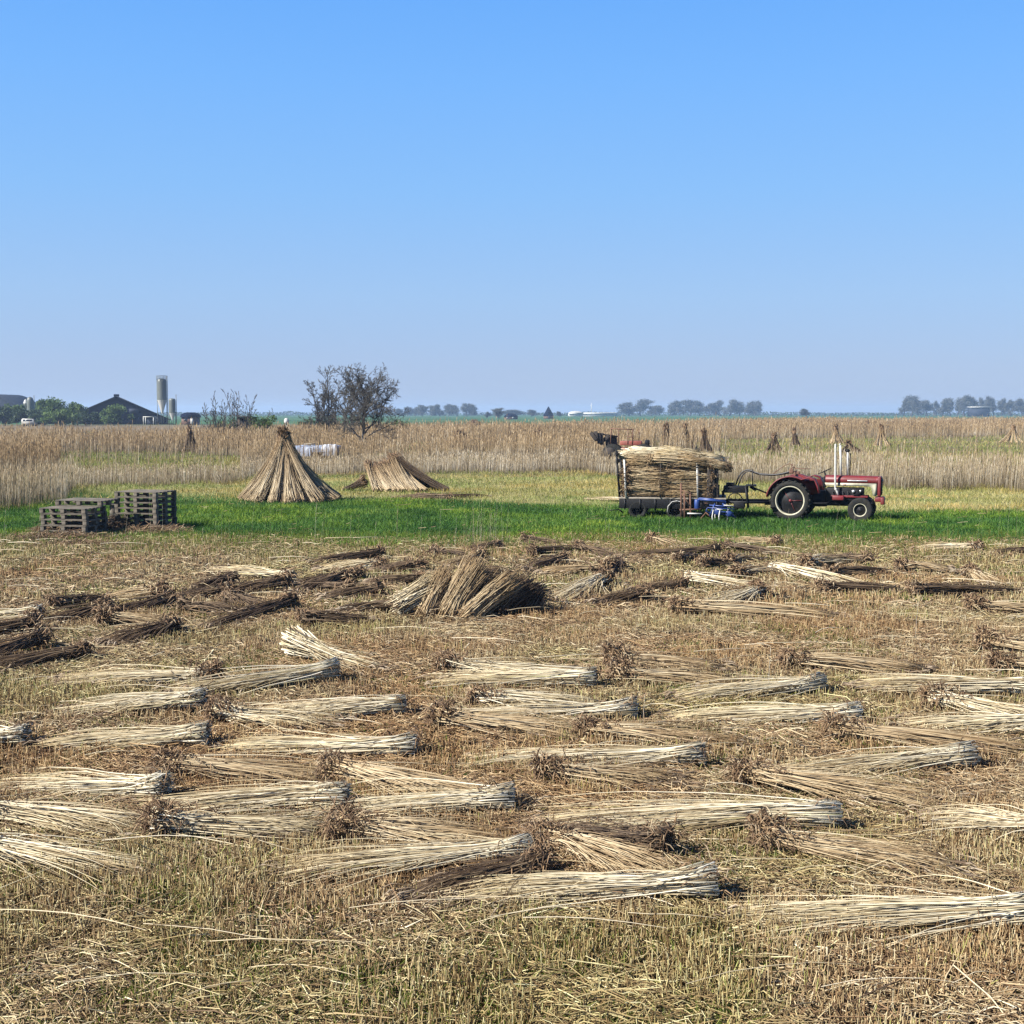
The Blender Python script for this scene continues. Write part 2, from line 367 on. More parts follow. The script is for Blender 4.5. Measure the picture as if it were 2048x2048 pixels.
tag(g.build('straw_litter', M['litter']), kind='stuff', label='broken reed straw and dead leaves littered between the stubble')
# grass tufts growing in the stubble
def kg(x, y, u): return (rng.random(len(x)) < np.clip((fbm(x, y, 1.3, 34)-.53)*8+.04+.9*np.exp(-((u-250)/260)**2-((y-7.8)/.9)**2), .0, 1)) & (y < green_front(u)+1)
g = Geo()
for (n, d0, d1, r) in ((120000, 5.2, 12, .0035), (90000, 12, 22, .005), (90000, 22, 36, .007)):
    x, y, u, h, P, n = stems(n, d0, d1, .03, .15, r, lean=.55, keep=kg, K=3, bend=.8)
    g.tubes(P, r*np.array([[1, .8, .15]]), 2, np.clip(rng.random(n)*.9+(vnoise(x, y, .8, 9)-.5)*.4, 0, 1))
# transition band in front of the green strip
x, y, u, h, P, n = stems(60000, 29.5, 36, .05, .22, .007, lean=.3, K=2, keep=lambda x, y, u: rng.random(len(x)) < np.clip((y-29.5)/6, 0, 1)*.8+.1)
g.tubes(P, .0065*np.array([[1, .3]]), 3, np.clip(.45+.5*rng.random(n), 0, 1))
tag(g.build('moss_and_grass', M['moss']), kind='stuff', label='yellow green grass and moss growing through the stubble')
# the vivid green strip
g = Geo()
x, y, u, h, P, n = stems(340000, 32.5, 51, .06, .20, .01, lean=.42, keep=lambda x, y, u: (y > green_front(u)-.5+rng.normal(0, 1.0, len(x))+3.2*(vnoise(x, y, 1.6, 48)-.5)) & (y < green_back(u)+rng.normal(0, .5, len(x))) & (rng.random(len(x)) < .4+fbm(x, y, 1.0, 41)), K=3, bend=.7)
hh = .65+.75*fbm(x, y, .9, 44); P[:, :, 2] *= hh[:, None]
tn = np.clip(.52+(fbm(x, y, 2.0, 43)-.5)*3.0+(rng.random(n) < .012)*.4, 0, 1)
g.tubes(P, .0095*np.array([[1, .8, .1]]), 2, np.clip(rng.random(n)*.85+(vnoise(x, y, 1.3, 45)-.5)*.4, 0, 1), tn)
tag(g.build('green_grass', M['green']), kind='stuff', label='strip of lush bright green grass across the field')

# reed beds
def dfront(u): return np.interp(u, [-260, 0, 130, 150, 235, 260, 480, 520, 1100, 1150, 1300, 1700, 1760, 2310], [44.5, 45, 48, 57, 60, 60, 62, 70, 73, 74, 66, 60, 57, 55])+1.6*(vnoise(u, u*0, 40, 3)-.5)*2
def dback(u): return np.interp(u, [-260, 200, 400, 600, 1000, 1300, 1500, 2310], [150, 150, 155, 190, 235, 270, 420, 480])
def clear(x, y, u):   # 1 = open grass, 0 = reed
    w = (fbm(x, y, 9, 51)-.5)
    yy_ = y+w*30
    c = np.zeros(len(x), bool)
    c |= (u > 120) & (u < 480) & (y+w*8 > 66) & (yy_ < 108)
    c |= (u > 1290) & (y+w*6 > 70) & (yy_ < 112)
    c |= (u > 1440) & (yy_ > 95) & (yy_ < 168)
    c |= (u > 1300) & (u < 1420) & (yy_ > 128) & (yy_ < 150)
    c |= (fbm(x, y, 14, 55) > .62) & (y > 90)
    c &= rng.random(len(x)) < .975
    c |= (u > 555) & (u < 690) & (y > 88) & (y < 97)
    return c
# rough grass
g = Geo()
x, y, u, h, P, n = stems(200000, 42.5, 95, .05, .24, .012, lean=.4, power=.5, K=3, bend=.6,
    keep=lambda x, y, u: (y > green_back(u)+rng.normal(0, 1.1, len(x))-.5) & (y < dfront(u)+3+40*clear(x, y, u)))
hh = .6+.8*fbm(x, y, 1.3, 61); P[:, :, 2] *= hh[:, None]
tn = np.clip(.5+(fbm(x*.6, y*1.6, 3, 62)-.5)*2.6, 0, 1)
g.tubes(P, (.010*y/55)[:, None]*np.array([[1, .8, .15]]), 2, np.clip(rng.random(n)*.8+(fbm(x*.5, y*1.5, 2.2, 64)-.4)*.9, 0, 1), tn)
x, y, u, h, P, n = stems(160000, 66, 260, .10, .45, .02, lean=.4, power=1.3, K=3, bend=.6, keep=lambda x, y, u: clear(x, y, u) & (y > dfront(u)+2))
tn = np.clip(.35+(fbm(x*.6, y*1.6, 5, 62)-.5)*2.2, 0, 1)
g.tubes(P, (.011*y/55)[:, None]*np.array([[1, .8, .15]]), 2, np.clip(rng.random(n)*.75+(fbm(x*.5, y*1.5, 4, 64)-.45)*.9, 0, 1), tn)
tag(g.build('rough_grass', M['rough']), kind='stuff', label='yellowish rough grass at the foot of the reeds')
def reeds(n, d0, d1, power, keep, hf, rf, Kp=5):
    x, y, u = sample(n, d0, d1, power=power); k = keep(x, y, u); x, y, u = x[k], y[k], u[k]; n = len(x)
    h = hf(x, y, u)*(.45+.6*rng.random(n)+.25*(rng.random(n) < .04))*(.8+.4*vnoise(x, y, 1.1, 86)); az = rng.random(n)*6.28
    ln = rng.normal(0, .05, n)+(rng.random(n) < .05)*rng.normal(0, .3, n)
    r = rf*y/60.*(.6+.8*rng.random(n))
    wind = .05
    s = np.array([0, .45, .84, .93, 1.0]); wd = np.array([1, .8, .5, 1.35, .2])
    P = np.zeros((n, 5, 3))
    for i, t in enumerate(s):
        P[:, i, 0] = x+(np.cos(az)*ln+wind*t)*h*t; P[:, i, 1] = y+np.sin(az)*ln*h*t; P[:, i, 2] = h*t
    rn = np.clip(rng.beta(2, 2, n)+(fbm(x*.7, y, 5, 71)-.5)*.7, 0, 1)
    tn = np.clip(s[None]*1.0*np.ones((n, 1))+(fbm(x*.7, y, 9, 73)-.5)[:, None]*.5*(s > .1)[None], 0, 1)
    return P, r[:, None]*wd, rn, tn
g = Geo()
hfront = lambda x, y, u: np.interp(u, [0, 140, 160, 480, 1200, 1450, 2048], [1.55, 1.5, .80, .85, 1.12, 1.35, 1.55])*(.8+.4*fbm(x, y, 2.5, 81))
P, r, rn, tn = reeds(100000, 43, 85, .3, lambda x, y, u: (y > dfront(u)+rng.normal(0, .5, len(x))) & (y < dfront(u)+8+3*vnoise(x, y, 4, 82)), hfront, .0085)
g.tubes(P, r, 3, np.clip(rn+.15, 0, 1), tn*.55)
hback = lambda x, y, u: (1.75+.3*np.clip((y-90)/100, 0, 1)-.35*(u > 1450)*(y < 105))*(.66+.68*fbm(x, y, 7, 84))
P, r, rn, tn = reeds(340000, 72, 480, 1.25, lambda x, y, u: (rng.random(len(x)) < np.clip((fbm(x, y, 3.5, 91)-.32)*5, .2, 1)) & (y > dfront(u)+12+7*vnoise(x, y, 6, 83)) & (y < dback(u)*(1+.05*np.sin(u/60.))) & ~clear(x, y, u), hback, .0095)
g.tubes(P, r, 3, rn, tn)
P, r, rn, tn = reeds(2600, 31, 34.5, 0, lambda x, y, u: (rng.random(len(x)) < .05+.7*np.exp(-((u-960)/40)**2)), lambda x, y, u: .5+.9*rng.random(len(x)), .0055)
g.tubes(P, r*.55, 3, np.clip(rn+.4, 0, 1), tn*.5)
P, r, rn, tn = reeds(60, 8, 20, 0, lambda x, y, u: (u > 1250), lambda x, y, u: .35+.45*rng.random(len(x)), .011)
g.tubes(P, r, 3, np.clip(rn+.2, 0, 1), tn*.5)
tag(g.build('reed_bed', M['reed']), kind='stuff', label='standing dry brown reeds filling the marsh')

# ================================================================== OBJECTS
M['navy'] = mat_plain('navy_cladding', (.004, .008, .026), .85, var=.3, sc=.5, spec=.08)
M['roofgrey'] = mat_plain('roof_sheet', (.035, .042, .06), .8, var=.3, sc=.6, spec=.1)
M['silo'] = mat_plain('silo_shell', (.11, .12, .10), .5, var=.2, sc=.7)
M['white'] = mat_plain('white_paint', (.48, .47, .43), .5, var=.2, sc=9)
M['cream'] = mat_plain('cream_paint', (.55, .52, .38), .5, var=.3, sc=6, dirt=(.34, .31, .22))
M['offwhite'] = mat_plain('weathered_white', (.55, .54, .50), .6, var=.3, sc=3)
M['red'] = mat_plain('red_paint', (.16, .008, .013), .5, var=.22, sc=5, dirt=(.11, .022, .018))
M['redfaded'] = mat_plain('faded_red', (.26, .07, .045), .6, var=.3, sc=4)
M['blue'] = mat_plain('blue_paint', (.014, .048, .21), .45, var=.3, sc=5, dirt=(.02, .035, .11))
M['black'] = mat_plain('black_steel', (.006, .006, .007), .6, var=.3, sc=7, spec=.25)
M['rubber'] = mat_plain('tyre_rubber', (.010, .012, .012), .85, var=.35, sc=9, dirt=(.028, .025, .02), spec=.2)
M['rust'] = mat_plain('rusty_steel', (.15, .075, .045), .85, var=.5, sc=14)
M['chrome'] = mat_plain('bright_trim', (.7, .7, .68), .3, .6, var=.1)
M['pallet'] = mat_plain('grey_pallet_wood', (.165, .135, .10), .9, sc=4, bump=.5, dirt=(.05, .046, .032))
M['plank'] = mat_plain('dark_plank', (.045, .035, .028), .9, var=.4, sc=8)
M['deck'] = mat_plain('deck_edge', (.30, .26, .20), .8, var=.4, sc=6)
M['bark'] = mat_plain('bark', (.060, .052, .045), .9, var=.4, sc=3)
M['tarp'] = mat_plain('white_sheet', (.55, .56, .58), .5, var=.15, sc=2, bump=.4)
M['tarpblue'] = mat_plain('grey_blue_sheet', (.30, .35, .44), .5, var=.2, sc=2)
M['brick'] = mat_plain('brown_brick', (.14, .075, .05), .8, var=.3, sc=2)
M['glass'] = mat_plain('dark_glass', (.02, .025, .03), .15)
M['hose'] = mat_plain('rubber_hose', (.02, .018, .018), .5)
M['leafgreen'] = mat_straw('willow_leaf', [(0, (0.032, 0.066, 0.014)), (0.5, (0.078, 0.131, 0.029)), (1, (0.173, 0.243, 0.065))], trans=.3)
M['leafdark'] = mat_straw('dark_leaf', [(0, (.015, .03, .014)), (.5, (.035, .06, .025)), (1, (.08, .12, .045))], trans=.2)
M['twig'] = mat_straw('twigs', [(0, (.035, .03, .026)), (.6, (.085, .075, .062)), (1, (.15, .14, .11))])

# ------------------------------------------------------------------ lying reed bundles
def bundle(p0, p1, kind, label, group=None, seed=0, n=None, thick=1.0, lift=None, name='reed_bundle', zdir=0.0):
    """butt end at p0, tips at p1 (ground points); kinds: A clean pale butt, B tufted butt, D dark brown with shade in its colour, F fan"""
    st = np.random.default_rng(100+seed)
    p0 = Vector(p0); p1 = Vector(p1); d = p1-p0; L = math.hypot(d.x, d.y); L = min(max(L, .8), 3.4)*1.12
    root = empty(name, (p0.x, p0.y, 0), math.atan2(d.y, d.x)); tag(root, label, 'reed bundle', group)
    dist = p0.y; wr = float(np.clip(dist/13., .8, 2.1))*.0042
    n = n or int(np.interp(dist, [7, 14, 24, 36], [250, 210, 140, 95]))
    flare = {'A': .142, 'B': .125, 'D': .13, 'F': .25}[kind]*thick*st.uniform(.85, 1.15); tie = .064*thick*st.uniform(.85, 1.25)
    spread = {'A': .15, 'B': .21, 'D': .14, 'F': .10}[kind]*(.6+.8*st.random())*thick; thick = thick*st.uniform(.86, 1.1)
    lift = .035+.03*st.random() if lift is None else lift
    r = np.sqrt(st.random(n)); th = st.random(n)*6.283; a0, b0 = r*np.sin(th), r*np.cos(th)
    K = 8; u = np.linspace(0, 1, K)
    tiex = .22 if kind != 'F' else .5
    Ry = np.interp(u, [0, tiex, .5, .8, 1], [flare, tie, tie+.35*(spread-tie), tie+.7*(spread-tie), spread])
    Rz = np.interp(u, [0, tiex, .5, .8, 1], [flare*.78, tie*1.0, tie*.92, .055*thick, .025*thick])
    zc = lift+np.interp(u, [0, tiex, .5, .8, 1], [flare*.85, tie*1.25, tie*1.0, .055, .02])
    bend = st.normal(0, .05); wav = st.normal(0, .012)
    x0 = np.abs(st.normal(0, .045, n))*(1 if kind != 'D' else .6); ln = L*(1-.5*st.random(n)**1.4)*np.where(st.random(n) < .1, .7, 1)
    P = np.zeros((n, K, 3)); bx = b0+st.normal(0, .48, n); ax = a0+st.normal(0, .3, n)
    jit = st.normal(0, .012, (n, K, 2)).cumsum(1)*.7
    for i, t in enumerate(u):
        b_ = b0*(1-t)+bx*t; a_ = a0*(1-t)+ax*t
        xx = x0+ln*t; tt = xx/L
        P[:, i, 0] = xx; P[:, i, 1] = b_*Ry[i]+bend*tt**2+wav*np.sin(tt*6)+jit[:, i, 0]
        P[:, i, 2] = np.maximum(zc[i]+a_*Rz[i]+jit[:, i, 1]*.6, .02)
    m = st.random(n) < .17      # loose stems that stick out
    P[m, :, 1] += (st.normal(0, .26, m.sum())[:, None]*u[None]); P[m, :, 2] += np.abs(st.normal(0, .045, m.sum()))[:, None]*np.sin(u*3)[None]
    rnd = np.clip(np.where(st.random(n) < .2, st.beta(1, 4, n), st.beta(2.0, 1.2, n)), 0, 1) if kind in 'AF' else np.clip(st.beta(1.4, 1.3, n), 0, 1)
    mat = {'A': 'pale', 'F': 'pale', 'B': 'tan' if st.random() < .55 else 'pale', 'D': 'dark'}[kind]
    rr = wr*(.7+.6*st.random(n))[:, None]*np.interp(u, [0, .6, 1], [1.15, .9, .45])[None]
    S = 4 if dist < 14 else 3
    Geo().tubes(P, rr, S, rnd, np.repeat(u[None], n, 0), cap=True).build('stalks', M[mat], root)
    # twine: two turns round the waist
    g = Geo(); tx = tiex*L*.95; i_t = np.interp(tiex, u, np.arange(K)); yc = bend*(tiex)**2+wav*math.sin(tiex*6)
    zt = lift+tie*1.15
    g.tube([(tx+.012*math.sin(a_*.5), yc+tie*1.12*math.cos(a_), zt+tie*1.08*math.sin(a_)) for a_ in np.linspace(0, 12.56, 40)], .0045, 4, False)
    g.build('twine', M['twine'], root)
    # dark stubs: shade of the end face, put into their colour
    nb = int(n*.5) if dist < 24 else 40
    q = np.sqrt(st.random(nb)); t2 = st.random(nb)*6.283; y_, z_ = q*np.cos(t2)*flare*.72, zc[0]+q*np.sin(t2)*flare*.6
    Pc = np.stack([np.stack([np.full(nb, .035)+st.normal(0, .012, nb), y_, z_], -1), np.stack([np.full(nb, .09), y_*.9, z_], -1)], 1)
    Geo().tubes(Pc, wr*1.5, 3, st.random(nb)*(.8 if kind != 'A' else 1), cap=True).build('shaded_butts', M['cut'], root)
    # seed heads at the tips
    ns = int(np.interp(dist, [7, 24, 36], [90, 60, 40])); j = st.integers(0, n, ns)
    e = P[j, -1]; L2 = .10+.14*st.random(ns); an = st.normal(0, .35, ns)+bend
    Pp = np.stack([e, e+np.stack([L2*.5*np.cos(an), L2*.5*np.sin(an), st.normal(0, .012, ns)], -1), e+np.stack([L2*np.cos(an), L2*np.sin(an), -.02-.02*st.random(ns)], -1)], 1)
    Pp[:, :, 2] = np.maximum(Pp[:, :, 2], .015)
    Geo().tubes(Pp, wr*np.array([[.9, 2.6, .3]]), 3, st.random(ns)).build('seed_heads', M['plume'], root)
    # dead leaf sheaths around the butt
    nl = {'A': 60, 'B': 520, 'D': 160, 'F': 20}[kind]; nl = int(nl*np.interp(dist, [8, 30], [1, .45]))
    if nl:
        q = st.random(nl)**.6; t2 = st.random(nl)*6.283; xs_ = st.gamma(1.5, .09, nl)-.05
        c = np.stack([xs_, q*np.cos(t2)*flare*1.15, np.maximum(zc[0]+q*np.sin(t2)*flare*1.05, .03)], -1)
        dr = st.normal(0, 1, (nl, 3)); dr[:, 2] = dr[:, 2]*.7+.0; dr /= np.linalg.norm(dr, axis=1, keepdims=True)
        l2 = (.06+.12*st.random(nl))[:, None]
        Pl = np.stack([c, c+dr*l2*.5+np.array([0, 0, .02]), c+dr*l2+np.stack([np.zeros(nl), np.zeros(nl), -.04*st.random(nl)], -1)], 1)
        Pl[:, :, 2] = np.maximum(Pl[:, :, 2], .01)
        Geo().tubes(Pl, wr*1.5*np.array([[.8, 1.1, .2]]), 2 if dist > 1e9 else 3, st.random(nl)).build('dry_leaves', M['leaf_brown'], root)
    return root

GF = 'reed bundles lying on the stubble'
# butt x, butt y, tip x, tip y (photo pixels), kind, label
B = [
 (420,1477,120,1490,'A','pale reed bundle with clean flared right end, just above the spiky tufted bundle at left'),
 (337,1582,15,1572,'A','bright pale bundle at far left with ragged right end, touching the spiky tuft'),
 (322,1533,640,1553,'B','brown tufted bundle with stems sprouting like spikes, at left'),
 (58,1473,-150,1482,'A','whitish bundle butt cut off by the left edge, level with a long pale bundle'),
 (1031,1602,640,1618,'A','long cream bundle whose right end meets the dark bundle crossing in the middle foreground'),
 (700,1600,322,1608,'A','long tan bundle joining end to end with the cream one left of the middle foreground'),
 (304,1651,625,1662,'B','bundle with black tufted left end and fanned bright stems, lower left'),
 (-60,1622,275,1655,'B','wide loose tan bundle running in from the left edge, lower left'),
 (-80,1690,262,1745,'B','lowest sparse bundle running in from the left edge and fanning out'),
 (655,1540,975,1602,'B','bundle with dark upright tuft whose pale stems slope down onto the long cream bundle'),
 (672,1655,995,1690,'B','brown shaggy headed bundle lying directly above the bright centre foreground bundle'),
 (1066,1700,615,1742,'A','bright whitish bundle in centre foreground ending against the dark shadowed tuft'),
 (1082,1672,1330,1742,'B','bundle with big black tuft sloping down to the right from the foreground crossing'),
 (1092,1732,850,1788,'D','dark brown bundle in shade beneath the bright centre foreground bundle'),
 (1438,1773,955,1780,'A','long pale bundle low in the centre right throwing a long shadow off its right end'),
 (2100,1825,1517,1835,'A','lowest pale bundle at the right, running out of the right edge'),
 (814,1412,555,1428,'A','bright pale bundle with flared white right end, middle left'),
 (428,1425,650,1447,'B','tufted bundle lying directly left of and below the flared white one, middle left'),
 (413,1404,165,1416,'A','thin tan bundle with black right end above the left grass patch'),
 (677,1343,385,1383,'A','long thin bundle rising to the right with dark right end, below the white fan'),
 (431,1352,160,1358,'B','flat faded bundle with ragged right end, uppermost at the left of the light rows'),
 (835,1495,480,1499,'A','tan bundle whose tall right end makes a black notch, left of centre'),
 (872,1438,1150,1464,'B','faded bundle with rough left end, just under the pair of pale bundles near the centre'),
 (1276,1419,930,1432,'A','pale bundle with small black right end, centre, under the crossed white stems'),
 (1194,1361,895,1363,'A','pale flat bundle with bristly right end in the upper centre of the light rows'),
 (882,1328,1125,1350,'B','bundle with dark brown tuft standing at its left end, upper centre'),
 (948,1396,1170,1412,'B','bundle of crossed white stems with a brown shaggy left end, centre'),
 (1165,1459,1466,1485,'B','bundle with brown left end and white stems, between two long pale bundles right of centre'),
 (1412,1512,975,1516,'A','long pale straight bundle ending in a tall black butt, right of centre'),
 (1080,1546,1335,1562,'B','brown bundle with reddish tuft beneath the long straight pale one'),
 (1648,1367,1385,1392,'A','pale bundle ending in a round black butt, right of centre in the upper light rows'),
 (1722,1428,1375,1438,'A','pale bundle tied near its splayed right end with stems poking out, right half'),
 (1573,1321,1820,1340,'B','faded bundle with dark left tuft, highest of the light rows at right'),
 (1218,1318,1420,1333,'B','sparse bundle with brown left end, upper of two stacked rows right of centre'),
 (1226,1347,1450,1362,'B','sparse bundle with brown left end, lower of two stacked rows right of centre'),
 (1858,1395,2110,1442,'B','bundle with reddish left tuft running down out of the right edge'),
 (1985,1326,2220,1346,'B','bundle with a black bristly left end at the right edge'),
 (1960,1285,2200,1310,'B','broad pale bundle at the right edge, behind the black bristly one'),
 (2100,1378,1750,1374,'A','flat pale bundle spanning to the right edge above the reddish tufted one'),
 (2130,1450,1830,1455,'A','thin pale bundle at the right edge under the reddish tufted one'),
 (1660,1461,2040,1500,'B','long bundle with brown left end sloping gently to the right edge'),
 (1950,1515,1600,1546,'A','pale bundle rising to a black butt with a short black shadow, right side'),
 (1478,1546,1850,1610,'B','long tan bundle with a dark left head sloping down to the right'),
 (1682,1637,1135,1646,'A','thick long yellowish bundle with big black shadow at its right end'),
 (1517,1672,1865,1726,'B','brown bundle propped up at its left over a deep black shadow'),
 (2140,1662,1885,1645,'A','pale fanned bundle reaching in from the right edge in the lower right'),
 (1340,1700,1130,1672,'D','thin darker bundle lying behind the lower right black shadow'),
 (582,1303,740,1334,'F','whitest fan shaped bundle lying alone below the dark bundles'),
 (1349,1214,1650,1231,'B','long cream bundle lying alone on open stubble, right of the leaning heap'),
 (1372,1155,1510,1177,'A','short cream bundle sloping right from behind a dark one, right of the heap'),
 (1542,1136,1695,1169,'A','cream bundle sloping down to the right in the upper right cluster'),
 (1518,1180,1438,1212,'B','brown tousled bundle with raised right end, under the short cream one'),
 (1372,1172,1285,1180,'D','dark bundle left of the short cream one'),
 (1295,1192,1200,1204,'D','short black looking bundle right of the leaning heap'),
 (1610,1128,1690,1122,'B','brown woolly bundle at the left of the upper right cluster'),
 (1655,1150,1760,1143,'D','dark bundle in the middle of the upper right cluster'),
 (1744,1120,1650,1116,'D','bundle with upright black end at the top of the upper right cluster'),
 (1797,1132,1870,1140,'B','small rounded brown bundle just right of the upper right cluster'),
 (1640,1182,1770,1178,'D','low brown bundle beneath the upper right cluster'),
 (1822,1186,2020,1182,'D','long brown bundle lying level near the right side, behind the light rows'),
 (1940,1213,2090,1222,'B','bundle with dark left tuft and pale stems near the right edge'),
 (1937,1147,1965,1163,'B','small spiky brown bundle at right, above the long brown one'),
 (1960,1094,1845,1096,'B','pale brown bundle at the edge of the green strip, far right'),
 (2085,1100,1990,1108,'D','brown bundle at the right edge beside the green strip'),
 (1555,1084,1480,1080,'B','small pale bundle on the green strip edge below the tractor'),
 (1300,1080,1355,1092,'B','small tan rounded bundle on the green strip edge below the trailer'),
 (1437,1103,1262,1112,'D','long brown bundle with black right end below the trailer'),
 (1450,1096,1560,1107,'D','brown bundle with pale tips below the blue implement'),
 (1352,1122,1395,1112,'D','small dark rounded bundle under the long brown one below the trailer'),
 (1455,1122,1500,1117,'B','small mound like brown bundle below the blue implement'),
 (1402,1132,1445,1128,'D','low dark bundle between two small mounds below the trailer'),
 (1472,1147,1515,1142,'B','small mound like bundle just above the short cream one'),
 (1240,1130,1215,1142,'D','small dark bundle end at the left of the long brown one below the trailer'),
 (1000,1092,940,1100,'D','dark tangled bundle on the stubble edge behind the leaning heap'),
 (1045,1083,1105,1088,'D','dark bundle with pale upper edge on the stubble edge, right of the tall loose stems'),
 (865,1105,945,1112,'D','dark bundle with a curled left end behind the leaning heap'),
 (960,1112,905,1132,'B','woolly brown bundle right behind the leaning heap'),
 (1155,1098,1225,1112,'D','dark bundle with straw on top between heap and trailer'),
 (1218,1136,1098,1142,'B','cream bundle lying level between the heap and the trailer'),
 (1212,1160,1118,1196,'B','brown bundle with bushy right end, right beside the leaning heap'),
 (1130,1120,1060,1135,'D','brown bundle partly behind the right side of the leaning heap'),
 (1062,1108,1140,1100,'D','small tangled bundle in the row behind the heap'),
 (848,1160,752,1166,'D','dark flat bundle just left of the heap top'),
 (765,1186,662,1194,'D','dark bundle lying level left of the leaning heap'),
 (800,1218,745,1222,'D','black looking bundle at the left foot of the leaning heap'),
 (600,1240,660,1243,'D','short dark bundle farther left of the leaning heap'),
 (765,1110,640,1124,'D','uppermost dark bundle of the left rows'),
 (850,1135,770,1138,'D','dark bundle in the second row left of the heap, right end piece'),
 (765,1130,655,1137,'B','brown bundle in the second row left of the heap'),
 (722,1150,600,1166,'D','brown bundle in the third row left of the heap'),
 (582,1157,442,1140,'A','cream topped bundle with fanned left end in the left rows'),
 (470,1163,430,1172,'D','small dark lump of a bundle under the cream topped one'),
 (576,1168,470,1182,'D','dark bundle directly under the cream topped one'),
 (464,1182,372,1192,'D','dark bundle left of and below the cream topped one'),
 (690,1160,602,1180,'D','dark bundle right of and below the cream topped one'),
 (700,1178,640,1172,'D','stubby dark bundle left of the heap in the third row'),
 (346,1199,232,1226,'D','long dark bundle with rounded right end in the far left rows'),
 (330,1188,235,1196,'B','tan bundle above the long dark one in the far left rows'),
 (219,1220,100,1247,'D','dark bundle left of the long dark one with rounded right end'),
 (100,1215,215,1198,'D','dark bundle behind with black underside, far left rows'),
 (84,1231,-60,1242,'A','pale bundle with black right end reaching the left edge among dark ones'),
 (202,1240,288,1247,'B','bundle showing a square black end, lower far left rows'),
 (350,1253,232,1282,'D','lowest dark bundle with blunt right end in the left rows'),
 (585,1206,428,1248,'D','long dark bundle with raised right end, middle of the left rows'),
 (450,1198,528,1212,'D','dark bundle pointing down to the right in the left rows'),
 (358,1216,425,1222,'D','short dark bundle with black left end in the left rows'),
 (88,1284,-70,1325,'D','big dark bundle at the left edge, upper of two'),
 (176,1306,-30,1338,'D','big dark bundle at the left edge, lower of two'),
 (75,1254,-70,1275,'D','loosely fanned brown bundle at the left edge above the two big dark ones'),
]
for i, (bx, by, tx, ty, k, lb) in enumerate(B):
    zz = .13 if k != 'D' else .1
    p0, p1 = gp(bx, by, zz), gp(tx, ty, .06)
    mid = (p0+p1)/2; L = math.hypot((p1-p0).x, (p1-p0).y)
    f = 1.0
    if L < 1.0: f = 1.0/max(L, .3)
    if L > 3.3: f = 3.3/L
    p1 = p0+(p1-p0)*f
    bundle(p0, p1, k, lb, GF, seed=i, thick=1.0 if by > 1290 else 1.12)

# ------------------------------------------------------------------ leaning bundles
def leaner(g_st, g_pl, base, top, r0, r1, n, sag=.0, r=.007, seed=0, rr=None, tuft=.35, cap=False, K=7, side=(0, 0, 0), mid=None, r0z=None):
    """stalk tubes of one sheaf from its butt ring at base to the tips at top"""
    st = np.random.default_rng(500+seed); base = Vector(base); top = Vector(top); d = (top-base).normalized()
    a = d.orthogonal().normalized(); b = d.cross(a); u = np.linspace(0, 1, K)
    q = np.sqrt(st.random(n)); th = st.random(n)*6.283
    qa, qb = q*np.cos(th), q*np.sin(th); qa2, qb2 = qa+st.normal(0, .7, n), qb+st.normal(0, .7, n)
    Rp = np.interp(u, [0, .75, 1], [r0, r1, r1*1.15]) if mid is None else np.interp(u, [0, mid, 1], [r0, r1, r1*1.5])
    off = st.normal(0, .05, n); P = np.zeros((n, K, 3))
    for i, t in enumerate(u):
        tt = t*(1+off*.6)
        c = np.array(base)[None]+np.array(top-base)[None]*tt[:, None]+np.array(side)[None]*math.sin(t*math.pi)
        c[:, 2] -= sag*math.sin(t*math.pi)
        A = (qa*(1-t)+qa2*t)*Rp[i]; B_ = (qb*(1-t)+qb2*t)*Rp[i]
        P[:, i] = c+A[:, None]*np.array(a)[None]+B_[:, None]*np.array(b)[None]
    P[:, :, 2] = np.maximum(P[:, :, 2], .01)
    rnd = np.clip(st.beta(1.5, 1.5, n)*.92+st.normal(0, .06), 0, .93)
    g_st.tubes(P, (r*(.7+.6*st.random(n)))[:, None]*np.interp(u, [0, 1], [1.1, .6])[None], 3, rnd if rr is None else rnd*rr, np.repeat(u[None], n, 0), cap=cap)
    if g_pl is not None:
        m = int(n*.5); j = st.integers(0, n, m); e = P[j, -1]; v = P[j, -1]-P[j, -2]; v /= np.linalg.norm(v, axis=1, keepdims=True)+1e-6
        v = v+st.normal(0, .22, (m, 3)); l = (tuft*(.3+.7*st.random(m)))[:, None]
        g_pl.tubes(np.stack([e-v*.1, e+v*l*.5, e+v*l], 1), r*np.array([[1., 2.6, .4]]), 3, st.random(m)*.9)

